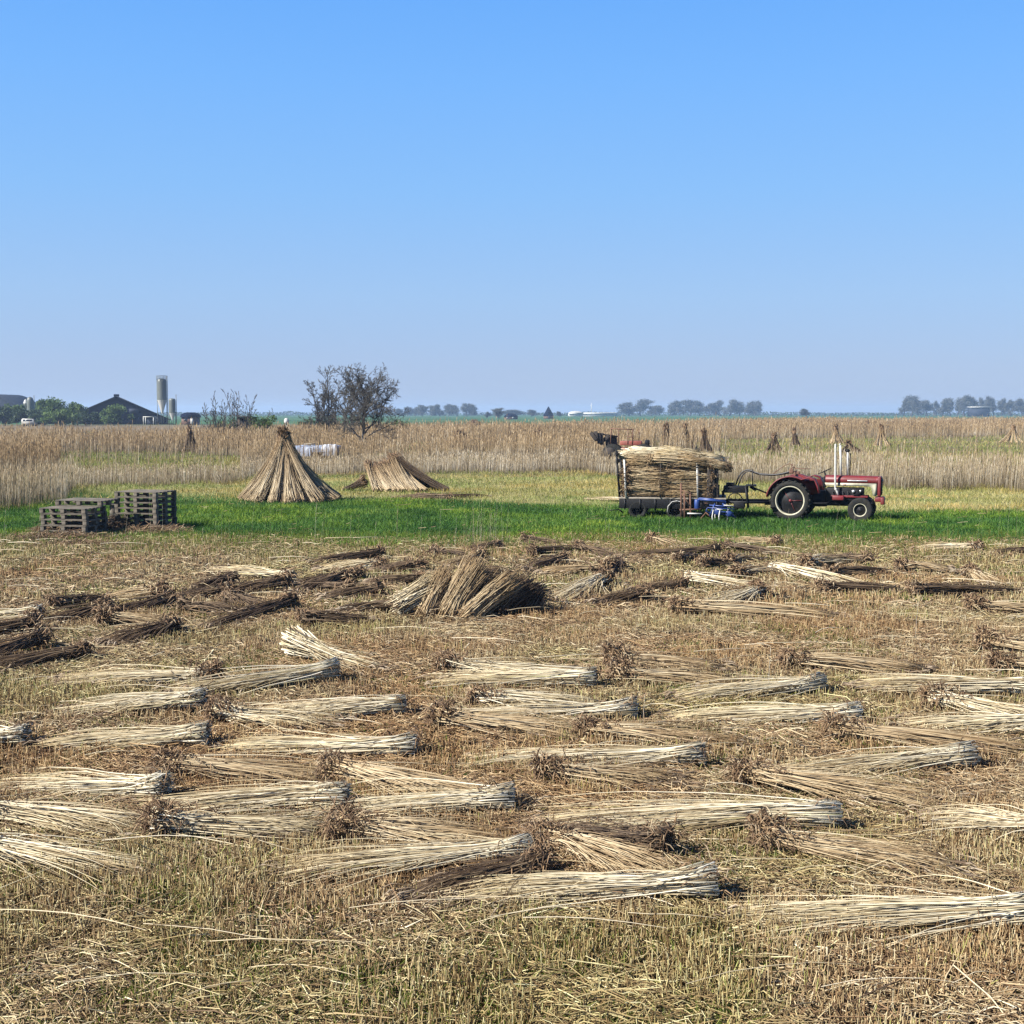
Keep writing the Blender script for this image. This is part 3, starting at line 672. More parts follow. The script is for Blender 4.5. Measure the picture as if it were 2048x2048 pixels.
# tall cone stack
def cone_stack(loc, Rb, Hh, nb, name, label, group=None, r=.008, n=70, lean=(0, 0), seed=0, mats=('pale', 'dark'), wb=.17, top_tuft=.35, skip=None, cat='reed stack'):
    root = empty(name, loc); tag(root, label, cat, group)
    st = np.random.default_rng(900+seed)
    for k in range(nb):
        az = 6.283*k/nb+st.normal(0, .11); rb = Rb*(1+st.normal(0, .09)-.06*(st.random() < .3))
        if skip and skip(az): continue
        base = (math.cos(az)*rb, math.sin(az)*rb, .04); azt = az+st.normal(0, .5)
        top = (lean[0]+.10*math.cos(azt), lean[1]+.10*math.sin(azt), Hh*(.93+.12*st.random()))
        gs, gpn = Geo(), Geo()
        leaner(gs, gpn, base, top, wb*(.6+.75*st.random()), .055, n, sag=.05*Hh+.15*Hh*st.random(), r=r, seed=seed*50+k, tuft=top_tuft)
        bo = gs.build('bundle', M['sheaf' if mats[0] == 'pale' else mats[0]], root)
        gpn.build('seed_heads', M['leaf_brown'], bo)
    g = Geo(); zt = Hh*.84
    g.tube([((.17+.01*math.sin(3*a_))*math.cos(a_)+lean[0]*.84, .17*math.sin(a_)+lean[1]*.84, zt+.03*math.sin(a_)) for a_ in np.linspace(0, 6.283*2, 40)], .014, 4, False)
    g.build('binding', M['plank'], root)
    return root
px = ux(563, 49.3)
c1 = cone_stack((ux(577, 49.3), 49.3+.6, 0), 1.80, 2.50, 62, 'reed_stack', 'tall cone of pale reed sheaves standing on the far edge of the green strip', r=.0085, n=75, lean=(-.27, 0), seed=1, wb=.23, top_tuft=.32)
# dark wedge of fallen tips under the top
g = Geo(); st = np.random.default_rng(5)
for k in range(16):
    a_ = st.random()*6.28; z = 2.35+.5*st.random(); rad = .16
    p = Vector((-.24+rad*math.cos(a_)*.5, rad*math.sin(a_)*.5, z))
    g.tube([p, p+Vector((math.cos(a_)*.18, math.sin(a_)*.18, .03)), p+Vector((math.cos(a_)*.26, math.sin(a_)*.26, .02+.1*st.random()))], [.02, .03, .006], 5)
g.build('loose_tips', M['leaf_brown'], c1)
# collapsed stack
D2 = 56.5
c2 = empty('reed_stack', (ux(795, D2), D2, 0)); tag(c2, 'half collapsed spread of pale reed sheaves beside the tall cone, its left side open', 'reed stack')
st = np.random.default_rng(12)
for k in range(17):
    t = k/16
    base = (-.85+2.1*t+st.normal(0, .10), -1.1-.25*math.sin(t*3.1)+st.normal(0, .14), .05)
    top = (-1.35+1.35*t+st.normal(0, .08), .35+st.normal(0, .12), (1.10+.50*math.exp(-((t-.85)/.17)**2)+.18*st.random())*.92)
    gs, gn = Geo(), Geo(); leaner(gs, gn, base, top, .15, .08, 70, sag=.12, r=.009, seed=300+k, tuft=.25)
    bo = gs.build('bundle', M['sheaf'], c2); gn.build('seed_heads', M['leaf_brown'], bo)
for k in range(9):
    base = (2.35-.08*k+st.normal(0, .1), -.6+.18*k, .06); top = (-.1+.1*st.normal(), .2+.08*k, 1.5-.05*k)
    gs, gn = Geo(), Geo(); leaner(gs, gn, base, top, .12, .1, 60, sag=.08, r=.009, seed=330+k, tuft=.3)
    bo = gs.build('bundle', M['dark'], c2); gn.build('seed_heads', M['leaf_brown'], bo)
for k in range(4):
    base = (-2.45+.1*k, -.4+.2*k, .05); top = (-1.55, -.3+.2*k, .42)
    gs, gn = Geo(), Geo(); leaner(gs, gn, base, top, .07, .13, 50, r=.009, seed=350+k, tuft=.2)
    bo = gs.build('bundle', M['tan' if k % 2 else 'dark'], c2); gn.build('seed_heads', M['leaf_brown'], bo)

# leftover reeds lying flat behind the strip
LB = [(835, 992, 960, 990, 'D', 'dark flattened bundle lying behind the green strip right of the collapsed stack'),
      (900, 996, 800, 993, 'D', 'low dark bundle lying just left of another dark one beyond the green strip'),
      (1265, 1000, 1185, 996, 'B', 'short tan bundle on rough grass touching the trailer rear')]
for i, (bx, by, tx, ty, k, lb) in enumerate(LB):
    bundle(gp(bx, by, .1), gp(tx, ty, .1), k, lb, seed=150+i, n=90, thick=.9)

# central heap: bundles leaning on one another
HG = 'bundles leaning together in the heap'
Dh = gp(930, 1240).y
def hp(u, v, dy=0):      # point at pixel (u, v) on the plane dy metres behind the heap's front foot
    D = Dh+dy; v = 1240-(1240-v)*.92 if v > 1000 else v; p = at(u, v, D); return Vector((p.x, p.y, max(p.z, .03)))
def heap(pts, r0, r1, n, mat, lab, seed, dz=.25, name='reed_bundle', rr=.0062):
    st = np.random.default_rng(seed); P0 = np.array([list(p) for p in pts]); K = 9
    tk = np.linspace(0, 1, len(P0)); u = np.linspace(0, 1, K)
    from math import pi
    C = np.stack([np.interp(u, tk, P0[:, i]) for i in range(3)], 1)
    for _ in range(2): C[1:-1] = (C[:-2]+2*C[1:-1]+C[2:])/4
    n_ = n; q = np.sqrt(st.random(n_)); th = st.random(n_)*6.283; qa, qb = q*np.cos(th), q*np.sin(th)
    P = np.zeros((n_, K, 3)); T = np.gradient(C, axis=0); T /= np.linalg.norm(T, axis=1, keepdims=True)
    Rp = np.interp(u, [0, .4, 1], [r0, r1*.95, r1])
    off = st.normal(0, .07, n_); qa2, qb2 = qa+st.normal(0, .3, n_), qb+st.normal(0, .3, n_)
    for i in range(K):
        a_ = np.cross(T[i], [0, 1, 0]); a_ /= np.linalg.norm(a_)+1e-9; b_ = np.cross(T[i], a_); t = u[i]
        P[:, i] = C[i]+T[i]*off[:, None]*(1 if i in (0, K-1) else .3)+((qa*(1-t)+qa2*t)*Rp[i])[:, None]*a_+((qb*(1-t)+qb2*t)*Rp[i])[:, None]*b_
    P += st.normal(0, .009, P.shape).cumsum(1); m_ = st.random(n_) < .08; P[m_] += (st.normal(0, .12, (m_.sum(), 1, 3))*u[None, :, None]**2); P[:, :, 2] = np.maximum(P[:, :, 2], .01)
    root = empty(name, (C[0][0], C[0][1], 0)); tag(root, lab, 'reed bundle', HG)
    P -= np.array([C[0][0], C[0][1], 0])
    Geo().tubes(P, (rr*(.7+.6*st.random(n_)))[:, None]*np.interp(u, [0, 1], [1.1, .8])[None], 3, np.clip(st.beta(2, 2, n_), 0, 1), np.repeat(u[None], n_, 0), cap=True).build('stalks', M[mat], root)
    i = 5; g = Geo(); a_ = np.cross(T[i], [0, 1, 0]); b_ = np.cross(T[i], a_); cc = C[i]-np.array([C[0][0], C[0][1], 0])
    g.tube([cc+Rp[i]*1.05*(math.cos(x_)*a_+math.sin(x_)*b_)+T[i]*.01*x_ for x_ in np.linspace(0, 12.5, 36)], .008, 4, False); g.build('twine', M['twine'], root)
    m = int(n*.5); j = st.integers(0, n_, m); e = P[j, 0]; v = st.normal(0, 1, (m, 3)); v[:, 2] = np.abs(v[:, 2])*.4; v /= np.linalg.norm(v, axis=1, keepdims=True)
    l = (.05+.12*st.random(m))[:, None]; Q = np.stack([e, e+v*l*.6, e+v*l], 1); Q[:, :, 2] = np.maximum(Q[:, :, 2], .01)
    Geo().tubes(Q, .006, 3, st.random(m)).build('dry_leaves', M['leaf_brown'], root)
heap([hp(898, 1236), hp(912, 1196, .1), hp(934, 1158, .2), hp(957, 1124, .4)], .24, .19, 420, 'tan', 'broad tan bundle standing tallest in the middle of the leaning heap', 1)
heap([hp(850, 1232), hp(862, 1200, .1), hp(876, 1168, .2), hp(891, 1138, .4)], .17, .12, 260, 'tan', 'slim brown bundle leaning left of the tallest in the heap', 2)
heap([hp(798, 1206, .15), hp(822, 1192, .15), hp(846, 1178, .25), hp(870, 1165, .4)], .22, .17, 320, 'pale', 'pale bundle with bright cut end at the left of the leaning heap', 3)
heap([hp(932, 1240, -.1), hp(962, 1208), hp(992, 1180, .15), hp(1024, 1156, .3)], .20, .16, 330, 'tan', 'brown bundle leaning to the right at the front of the heap', 4)
heap([hp(985, 1232, .2), hp(1010, 1206, .3), hp(1033, 1184, .5), hp(1058, 1164, .7)], .23, .19, 320, 'dark', 'dark bundle in shade on the right of the heap', 5)  # shaded side of the heap put into the dark reed colour
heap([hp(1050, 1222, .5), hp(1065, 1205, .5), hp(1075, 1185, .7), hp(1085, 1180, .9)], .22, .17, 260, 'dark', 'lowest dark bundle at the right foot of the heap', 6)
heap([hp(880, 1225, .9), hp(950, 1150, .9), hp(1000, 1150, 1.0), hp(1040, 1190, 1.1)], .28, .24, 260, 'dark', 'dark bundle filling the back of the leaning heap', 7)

# ------------------------------------------------------------------ pallets
def make_pallet():
    root = empty('wooden_pallet')
    W, Dp = 1.42, 1.15
    g = Geo()
    for k in range(6): g.box((0, -Dp/2+.07+k*(Dp-.14)/5, .151), (W, .13, .018), (0, random.uniform(-.004, .004), random.uniform(-.01, .01)), .003)
    g.build('top_deck', M['pallet'], root)
    g = Geo()
    for x in (-W/2+.06, 0, W/2-.06): g.box((x, 0, .1305), (.12, Dp, .018), bev=.003)
    g.build('stringer_boards', M['pallet'], root)
    for x in (-W/2+.06, 0, W/2-.06):
        for y in (-Dp/2+.07, 0, Dp/2-.07):
            Geo().box((x, y, .0705), (.118, .128, .098), bev=.004).build('block', M['pallet'], root)
    g = Geo()
    for y in (-Dp/2+.07, 0, Dp/2-.07): g.box((0, y, .010), (W-.004, .11, .018), (0, 0, random.uniform(-.008, .008)), .003)
    g.build('bottom_boards', M['pallet'], root)
    return root
pal0 = make_pallet(); first = True
ords = ['bottom', 'second', 'third', 'fourth', 'fifth', 'sixth', 'seventh', 'eighth']
PG = 'weathered pallets stacked on the stubble edge'
def stack(u, v, n, rz, which, jit, leanx=0):
    global first
    p = gp(u, v)
    for k in range(n):
        o = pal0 if first else copy_tree(pal0); first = False
        o.location = (p.x+random.uniform(-jit, jit)+leanx*k, p.y+random.uniform(-jit, jit), .02+k*.163)
        o.rotation_euler = (random.uniform(-.004, .004), random.uniform(-.006, .006), rz+random.uniform(-.035, .035))
        top = 'topmost' if k == n-1 and which[0] == 't' else ords[k]
        tag(o, f'grey wooden pallet, {top} of the {which} stack', 'pallet', PG)
stack(293, 1058, 7, -.27, 'taller right hand', .012)
stack(149, 1072, 5, -.22, 'lower left hand', .03)
o = copy_tree(pal0); p = gp(163, 1068); o.location = (p.x+.12, p.y+.25, .02+5*.163); o.rotation_euler = (0, .01, -.15)
tag(o, 'grey wooden pallet lying askew, topmost of the lower left hand stack', 'pallet', PG)
# stump and board between the stacks
t = empty('tree_stump', (gp(222, 1052).x, gp(222, 1052).y+.2, 0)); tag(t, 'grey wooden post stub with a flat board on top, between the pallet stacks', 'post')
Geo().lathe([(0, 0), (.13, 0), (.10, .2), (.09, .62), (.0, .63)], S=10).build('post', M['pallet'], t)
Geo().box((-.08, 0, .655), (.42, .3, .03), (0, .05, .2), .004).build('board', M['pallet'], t)
# brown reed litter heaped against the pallets
g = Geo()
for (u, v, w, hgt, n) in ((190, 1062, 1.2, .32, 2200), (130, 1080, 1.5, .16, 1600), (300, 1068, 1.2, .16, 1200), (240, 1058, .5, .35, 700), (350, 1062, .5, .12, 400), (95, 1070, .5, .25, 500), (170, 1092, 1.3, .1, 900)):
    p = gp(u, v); x = p.x+rng.normal(0, w*.45, n); y = p.y-.1+rng.normal(0, .22, n)
    z = np.abs(rng.normal(0, hgt*.5, n))*np.exp(-((x-p.x)/w)**2)+.02; L = .12+.35*rng.random(n); az = rng.normal(0, .8, n); el = rng.normal(.1, .35, n)
    dx = np.stack([np.cos(az)*np.cos(el), np.sin(az)*np.cos(el), np.sin(el)], -1)*L[:, None]
    c = np.stack([x, y, z], -1); mdl = c+rng.normal(0, .02, (n, 3)); P = np.stack([c-dx/2, mdl, c+dx/2], 1); P[:, :, 2] = np.maximum(P[:, :, 2], .01)
    g.tubes(P, .008, 3, rng.random(n))
tag(g.build('reed_litter', M['leaf_brown']), kind='stuff', label='brown tangled reed litter heaped round the foot of the pallets')

# ------------------------------------------------------------------ tractor
def wheel(parent, name, c, r, w, rimr, lugs, rimmat, side):
    ty = empty_part = None
    y0, y1 = -w/2, w/2
    prof = [(rimr, y0*.72), (rimr+.03, y0*.9), (r*.80, y0), (r*.93, y0*.92), (r*.965, y0*.6), (r*.97, 0), (r*.965, y1*.6), (r*.93, y1*.92), (r*.80, y1), (rimr+.03, y1*.9), (rimr, y1*.72)]
    g = Geo().lathe(prof, axis='Y', S=48, closed=True)
    for k in range(lugs):
        for sg in (-1, 1):
            a_ = 6.283*(k+(.5 if sg > 0 else 0))/lugs
            bm = bmesh.new(); bmesh.ops.create_cube(bm, size=1)
            for v in bm.verts: v.co = Vector((v.co.x*.055*(r/.69), v.co.y*w*.5, v.co.z*.06*(r/.69)))
            bm.transform(Matrix.Rotation(a_, 4, 'Y') @ Matrix.Translation((0, sg*w*.24, r*.965)) @ Matrix.Rotation(sg*.6, 4, 'Z'))
            g.bm(bm)
    tyre = g.build('tyre', M['rubber'], parent, False); tyre.location = c
    s = side
    rim = Geo().lathe([(rimr+.012, s*w*.36), (rimr+.012, s*w*.385), (rimr-.018*rimr/.5, s*w*.39), (rimr-.034*rimr/.5, s*w*.33), (rimr-.036*rimr/.5, s*w*.1), (rimr-.034, -s*w*.3), (rimr+.01, -s*w*.36)], axis='Y', S=48)
    ro = rim.build('rim', M[rimmat], parent, True); ro.location = c
    return tyre, ro
def build_tractor(loc, rz):
    T = empty('tractor', loc, rz); tag(T, 'old red and cream tractor with upright white exhaust pipes, parked on the green strip', 'tractor')
    RW, FW = .69, .425
    for s, nm in ((-1, 1), (1, 2)):
        w = empty('rear_wheel', (0, 0, 0)); w.parent = T
        c = (0, s*.72, RW)
        wheel(w, 'rear', c, RW, .34, .49, 20, 'cream', s)
        g = Geo().lathe([(0, 0), (.16, 0), (.20, -s*.02), (.40, -s*.10), (.45, -s*.10)], axis='Y', S=32)
        d = g.build('wheel_disc', M['black'], w); d.location = (0, s*.74, RW)
        g = Geo()
        for a_ in (.02, 2.2, 5.1): g.beam((.05*math.cos(a_), 0, .05*math.sin(a_)), (.38*math.cos(a_), -s*.06, .38*math.sin(a_)), .018, .015)
        g.lathe([(0, s*.05), (.035, s*.05), (.05, s*.01), (.05, -s*.03)], axis='Y', S=20)
        h = g.build('hub', M['red'], w); h.location = (0, s*.75, RW)
        w = empty('front_wheel', (0, 0, 0)); w.parent = T
        c = (2.32, s*.64, FW); wheel(w, 'front', c, FW, .22, .21, 0, 'cream', s)
        d = Geo().lathe([(0, s*.05), (.05, s*.05), (.07, 0), (.17, -s*.03), (.2, -s*.03)], axis='Y', S=24).build('hub', M['black'], w); d.location = (2.32, s*.66, FW)
    # transmission, engine, chassis
    g = Geo(); g.box((.05, 0, .72), (.95, .46, .52), bev=.05).box((.75, 0, .78), (.7, .40, .46), bev=.04)
    g.tube([(0, -.66, RW), (0, .66, RW)], .11, 16).box((.65, 0, .55), (1.0, .3, .16), bev=.03); g.build('gearbox', M['black'], T)
    g = Geo(); g.box((1.75, 0, .90), (1.25, .42, .46), bev=.03).box((1.7, 0, .60), (1.15, .32, .18), bev=.03)
    for k in range(6): g.tube([(1.35+.17*k, -.21, .98), (1.35+.17*k, -.27, 1.02), (1.35+.17*k, -.27, .85)], .022, 6)
    g.box((2.15, -.25, .98), (.22, .10, .20), bev=.02).box((1.5, -.25, .78), (.3, .1, .12), bev=.02)
    g.build('engine', M['black'], T)
    g = Geo(); g.lathe([(0, -.04), (.05, -.04), (.05, .04), (0, .04)], (2.05, -.30, 1.02), 'Y', 12).lathe([(0, -.03), (.03, -.03), (.03, .05), (0, .05)], (2.28, -.28, 1.02), 'Z', 10).build('oil_filter', M['chrome'], T)
    Geo().box((1.9, -.235, .84), (1.25, .05, .07), bev=.01).box((1.9, .235, .84), (1.25, .05, .07), bev=.01).build('side_rail', M['red'], T)
    Geo().box((1.57, -.42, .80), (.38, .26, .15), bev=.02).build('tool_box', M['red'], T)
    # hood, panels, grille
    hood = [(-.26, 1.29), (-.27, 1.42), (-.22, 1.50), (-.14, 1.535), (.14, 1.535), (.22, 1.50), (.27, 1.42), (.26, 1.29)]
    g = Geo(); n = len(hood); V = []
    for x, sc in ((1.10, 1.0), (1.12, 1.02), (1.8, 1.0), (2.8, .985), (2.835, .97)):
        for y, z in hood: V.append((x, y*(sc if x > 1.1 else .96), z-(0 if x < 2.8 else .012)))
    q = [[i*n+j, i*n+(j+1) % n, (i+1)*n+(j+1) % n, (i+1)*n+j] for i in range(4) for j in range(n)]
    g.add(V, [q, [list(range(n))], [[4*n+j for j in range(n)][::-1]]]); g.build('hood', M['red'], T)
    for s in (-1, 1):
        pl = [(1.09, 1.29), (2.80, 1.29), (2.80, .87), (2.70, .87), (2.62, 1.17), (2.4, 1.20), (1.9, 1.19), (1.13, 1.19)]
        g = Geo().prism(pl, s*.255, s*.272); g.build('side_panel', M['cream'], T)
        Geo().box((2.17, s*.277, 1.375), (.66, .012, .036), bev=.005).box((2.3, s*.283, 1.375), (.30, .012, .018), bev=.004).build('hood_emblem', M['chrome'], T)
        Geo().box((1.75, s*.275, 1.23), (.09, .006, .03)).build('badge', M['red'], T)
    Geo().box((2.89, 0, 1.19), (.11, .50, .66), bev=.03).build('grille_surround', M['red'], T)
    g = Geo().box((2.955, 0, 1.2), (.02, .42, .56), bev=.006)
    for k in range(9): g.box((2.968, 0, .98+.055*k), (.014, .40, .018))
    g.build('grille', M['black'], T)
    for s in (-1, 1): Geo().lathe([(0, .02), (.05, .018), (.065, 0), (.065, -.03)], (2.972, s*.13, 1.36), 'X', 16).build('headlight', M['glass'], T)
    Geo().box((2.90, 0, .76), (.30, .46, .17), bev=.03).box((3.0, 0, .70), (.12, .5, .22), bev=.02).build('front_weight', M['red'], T)
    g = Geo().box((2.32, 0, .50), (.14, 1.05, .10), bev=.02).box((2.45, 0, .66), (.5, .22, .2), bev=.03)
    for s in (-1, 1): g.tube([(2.32, s*.5, .62), (2.32, s*.5, .38)], .035, 8).tube([(2.32, s*.5, .395), (2.32, s*.66, .395)], .04, 8)
    g.tube([(1.3, -.3, .62), (2.2, -.42, .55)], .02, 6); g.build('front_axle', M['black'], T)
    # pipes
    Geo().tube([(1.56, -.40, .88), (1.52, -.40, 1.00), (1.455, -.40, 1.12), (1.45, -.40, 1.5), (1.435, -.40, 2.58), (1.43, -.40, 2.60)], [.035, .036, .036, .036, .036, .03], 12).lathe([(.036, -.03), (.055, 0), (.036, .04)], (1.48, -.40, 1.08), 'Z', 12).build('exhaust_pipe', M['white'], T)
    Geo().tube([(1.60, -.08, 1.5), (1.585, -.08, 2.0), (1.56, -.08, 2.55)], .036, 12).tube([(1.56, -.08, 2.55), (1.53, -.08, 2.60)], .036, 12).build('exhaust_pipe', M['white'], T)
    a = Geo().tube([(1.80, .12, 1.5), (1.79, .12, 2.32)], .036, 12).build('air_intake', M['white'], T)
    Geo().lathe([(0, .10), (.05, .095), (.085, .05), (.085, .03), (.04, 0)], (1.79, .12, 2.32), 'Z', 16).build('intake_cap', M['black'], a)
    Geo().tube([(1.87, .16, 1.5), (1.87, .16, 2.28)], .02, 8).build('lamp_post', M['black'], T)
    # fenders
    for s in (-1, 1):
        yi, yo = s*.50, s*.92
        arc = [(.80*math.cos(a_), RW+.80*math.sin(a_)+.03) for a_ in np.linspace(R(172), R(62), 18)]+[(.62, 1.50), (.82, 1.44), (.93, 1.20), (.98, .98)]
        inn = [(x*.97-.0, z-.028) for x, z in arc]
        g = Geo().prism(arc+inn[::-1], yi, yo)
        lip = Geo()
        g.prism([(.80*math.cos(a_), RW+.80*math.sin(a_)) for a_ in np.linspace(R(168), R(60), 14)]+[(.85, 1.36), (.95, .95), (.50, .85), (-.2, .95)], yi, yi+s*.02)
        f = g.build('fender', M['red'], T)
        Geo().tube([(x, yo, z-.02) for x, z in arc], .02, 6).build('edge_lip', M['red'], f)
    Geo().box((.98, 0, .62), (.5, 1.5, .03), bev=.005).build('footplate', M['black'], T)
    s_ = empty('seat', (0, 0, 0)); s_.parent = T
    Geo().box((.30, 0, 1.33), (.44, .46, .09), bev=.03).build('cushion', M['black'], s_)
    Geo().box((.07, 0, 1.52), (.08, .44, .30), (0, -.2, 0), .03).build('backrest', M['rust'], s_)
    Geo().box((.3, 0, 1.15), (.18, .2, .3), bev=.02).build('support', M['black'], s_)
    g = Geo(); Q = Matrix.Rotation(R(-25), 4, 'Y')
    pts = [Q @ Vector((.22*math.cos(a_), .22*math.sin(a_), 0))+Vector((1.03, 0, 1.66)) for a_ in np.linspace(0, 6.283, 26)]
    g.tube(pts, .014, 6, False)
    for a_ in (0, 2.09, 4.19): g.tube([Q @ Vector((.22*math.cos(a_), .22*math.sin(a_), 0))+Vector((1.03, 0, 1.66)), Vector((1.035, 0, 1.64))], .010, 5)
    g.tube([(1.03, 0, 1.65), (1.16, 0, 1.35)], .025, 8); g.build('steering_wheel', M['black'], T)
    Geo().box((1.05, 0, 1.30), (.10, .40, .36), bev=.02).build('dashboard', M['black'], T)
    # control console behind the seat with levers and hoses
    g = Geo().box((-.02, -.46, 1.66), (.14, .12, .16), bev=.02).box((.22, -.50, 1.62), (.12, .10, .10), bev=.02).tube([(-.02, -.46, 1.6), (-.02, -.46, 1.78), (.1, -.46, 1.80)], .025, 8).tube([(.1, -.46, 1.76), (.62, -.46, 1.755)], .014, 6)
    for k in range(3): g.tube([(.0+.05*k, -.46, 1.72), (-.04+.05*k, -.46, 1.92)], .01, 5)
    g.build('control_levers', M['rust'], T)
    def sm(pts, m=30):
        P0 = np.array([list(p) for p in pts]); tk = np.linspace(0, 1, len(P0)); u = np.linspace(0, 1, m); C = np.stack([np.interp(u, tk, P0[:, i]) for i in range(3)], 1)
        for _ in range(6): C[1:-1] = (C[:-2]+2*C[1:-1]+C[2:])/4
        return [Vector(c) for c in C]
    Geo().tube(sm([(-2.02, -.1, 1.12), (-1.9, -.1, 1.5), (-1.62, -.1, 1.74), (-1.3, -.2, 1.56), (-.95, -.3, 1.54), (-.6, -.4, 1.52), (-.25, -.45, 1.60), (-.05, -.46, 1.66)]), .026, 7).build('hydraulic_hose', M['hose'], T)
    Geo().tube(sm([(-1.95, .05, 1.12), (-1.82, .05, 1.48), (-1.6, 0, 1.66), (-1.2, -.1, 1.50), (-.6, -.3, 1.50), (-.1, -.4, 1.60)]), .022, 7).build('hydraulic_hose', M['hose'], T)
    Geo().tube(sm([(-.75, -.3, 1.5), (-.35, -.4, 1.80), (-.1, -.46, 1.93), (.02, -.46, 1.86), (.05, -.46, 1.75)]), .013, 6).build('hydraulic_hose', M['rust'], T)
    g = Geo()
    for s in (-1, 1): g.beam((-.1, s*.3, .5), (-.95, s*.25, .55), .05).beam((-.2, s*.25, 1.0), (-.6, s*.28, .55), .03)
    g.beam((-.1, 0, 1.05), (-.9, 0, .98), .04).box((-.45, 0, .62), (.3, .25, .18), bev=.02).box((-.75, 0, .50), (.5, .1, .06), bev=.01); g.build('linkage', M['black'], T)
    return T
DT = 40.9
tr = build_tractor((ux(1580, DT)+.25, DT+.50, -.02), R(-21)); tr.scale = (.95, .96, .97)

# ------------------------------------------------------------------ trailer, linkage frame, blue implement
DTR = 41.2; TR = R(-9)
xl, xr = ux(1238, DTR), ux(1445, DTR)
Tx, Ty = xl, DTR
def build_trailer():
    T = empty('trailer', (Tx, Ty, 0), TR); tag(T, 'black flatbed farm trailer with posts, loaded high with reed', 'trailer')
    L = (xr-xl)/math.cos(TR)+.05; W = 1.9
    def bx(c, d, **k): return Geo().box(c, d, **k)
    bx((L/2, W/2, .705), (L, W, .05), bev=.008).build('deck', M['deck'], T)
    g = bx((L*.5, .03, .52), (L-.02, .05, .32), bev=.01); g.box((L*.5, W-.03, .52), (L-.02, .05, .32), bev=.01)
    g.box((.03, W/2, .52), (.05, W-.12, .32), bev=.01); g.box((L/2, W/2, .50), (L-.2, .8, .2), bev=.02); g.box((.55, .5, .30), (.5, .5, .3), bev=.04)
    for k in range(7): g.box((.2+.5*k, .0, .5), (.05, .03, .36))
    g.build('chassis', M['black'], T)
    for x in (.62, 1.86):
        for s, y in ((-1, .10), (1, W-.10)):
            w = empty('wheel'); w.parent = T; wheel(w, 'w', (x, y, .31), .31, .2, .19, 0, 'black', s)
            d = Geo().lathe([(0, s*.05), (.05, s*.05), (.07, 0), (.15, -s*.03), (.19, -s*.03)], axis='Y', S=20).build('hub', M['black'], w); d.location = (x, y, .31)
    g = Geo().tube([(1.6, -.04, .25), (1.62, -.05, .45), (1.75, -.05, .60), (1.9, -.05, .63), (2.05, -.05, .6), (2.16, -.05, .46)], .012, 6); g.build('mudguard_rim', M['offwhite'], T)
    # rear gate
    g = Geo()
    for y in (.05, W-.05): g.beam((.03, y, .70), (-.10, y, 2.26), .07)
    for z, x in ((1.0, 0), (1.45, -.04), (1.9, -.07), (2.15, -.09)): g.box((x, W/2, z), (.04, W, .12), bev=.006)
    g.build('rear_gate', M['black'], T)
    Geo().beam((.24, -.02, .73), (.17, -.02, 1.97), .055).beam((.24, W+.02, .73), (.17, W+.02, 1.97), .055).build('stake', M['offwhite'], T)
    Geo().beam((2.58, -.03, .73), (2.54, -.03, 1.88), .05).build('stake', M['offwhite'], T)
    Geo().beam((2.63, -.03, .73), (2.59, -.03, 1.86), .045).beam((1.36, -.02, .73), (1.36, -.02, 1.82), .04).build('stake', M['plank'], T)
    g = Geo()
    for k, x in enumerate((2.93, 3.06, 3.19)): g.box((x, -.02+.05*k, 1.17), (.115, .05, 1.0), bev=.006)
    g.box((3.12, W/2, 1.1), (.05, W-.1, .95), bev=.01); g.build('headboard', M['plank'], T)
    g = Geo()
    for x in (2.06, 2.17, 2.36): g.beam((x, -.22, .08), (x-.02, -.20, 1.22-.3*(x > 2.1)), .045)
    g.beam((2.0, -.2, 1.0), (2.45, -.22, .86), .03).beam((2.0, -.2, .35), (2.7, -.22, .38), .05).beam((2.05, -.22, .9), (2.4, -.22, .4), .03)
    g.build('side_bracket', M['rust'], T)
    Geo().beam((2.25, -.25, .24), (2.72, -.25, .23), .04).build('light_bar', M['offwhite'], T)
    g = Geo().beam((-.35, .1, .28), (.0, .2, .30), .03).beam((0, .2, .3), (.12, .3, .2), .04); g.build('rear_hook', M['black'], T)
    g = Geo().box((L+.9, W/2, .60), (1.9, .12, .10), bev=.01)
    for s in (-1, 1): g.beam((L, W/2+s*.6, .56), (L+.9, W/2, .56), .07)
    g.build('drawbar', M['black'], T)
    return T, L, W
TT, TL, TW = build_trailer()
Mtr = Matrix.Translation((Tx, Ty, 0)) @ Matrix.Rotation(TR, 4, 'Z')
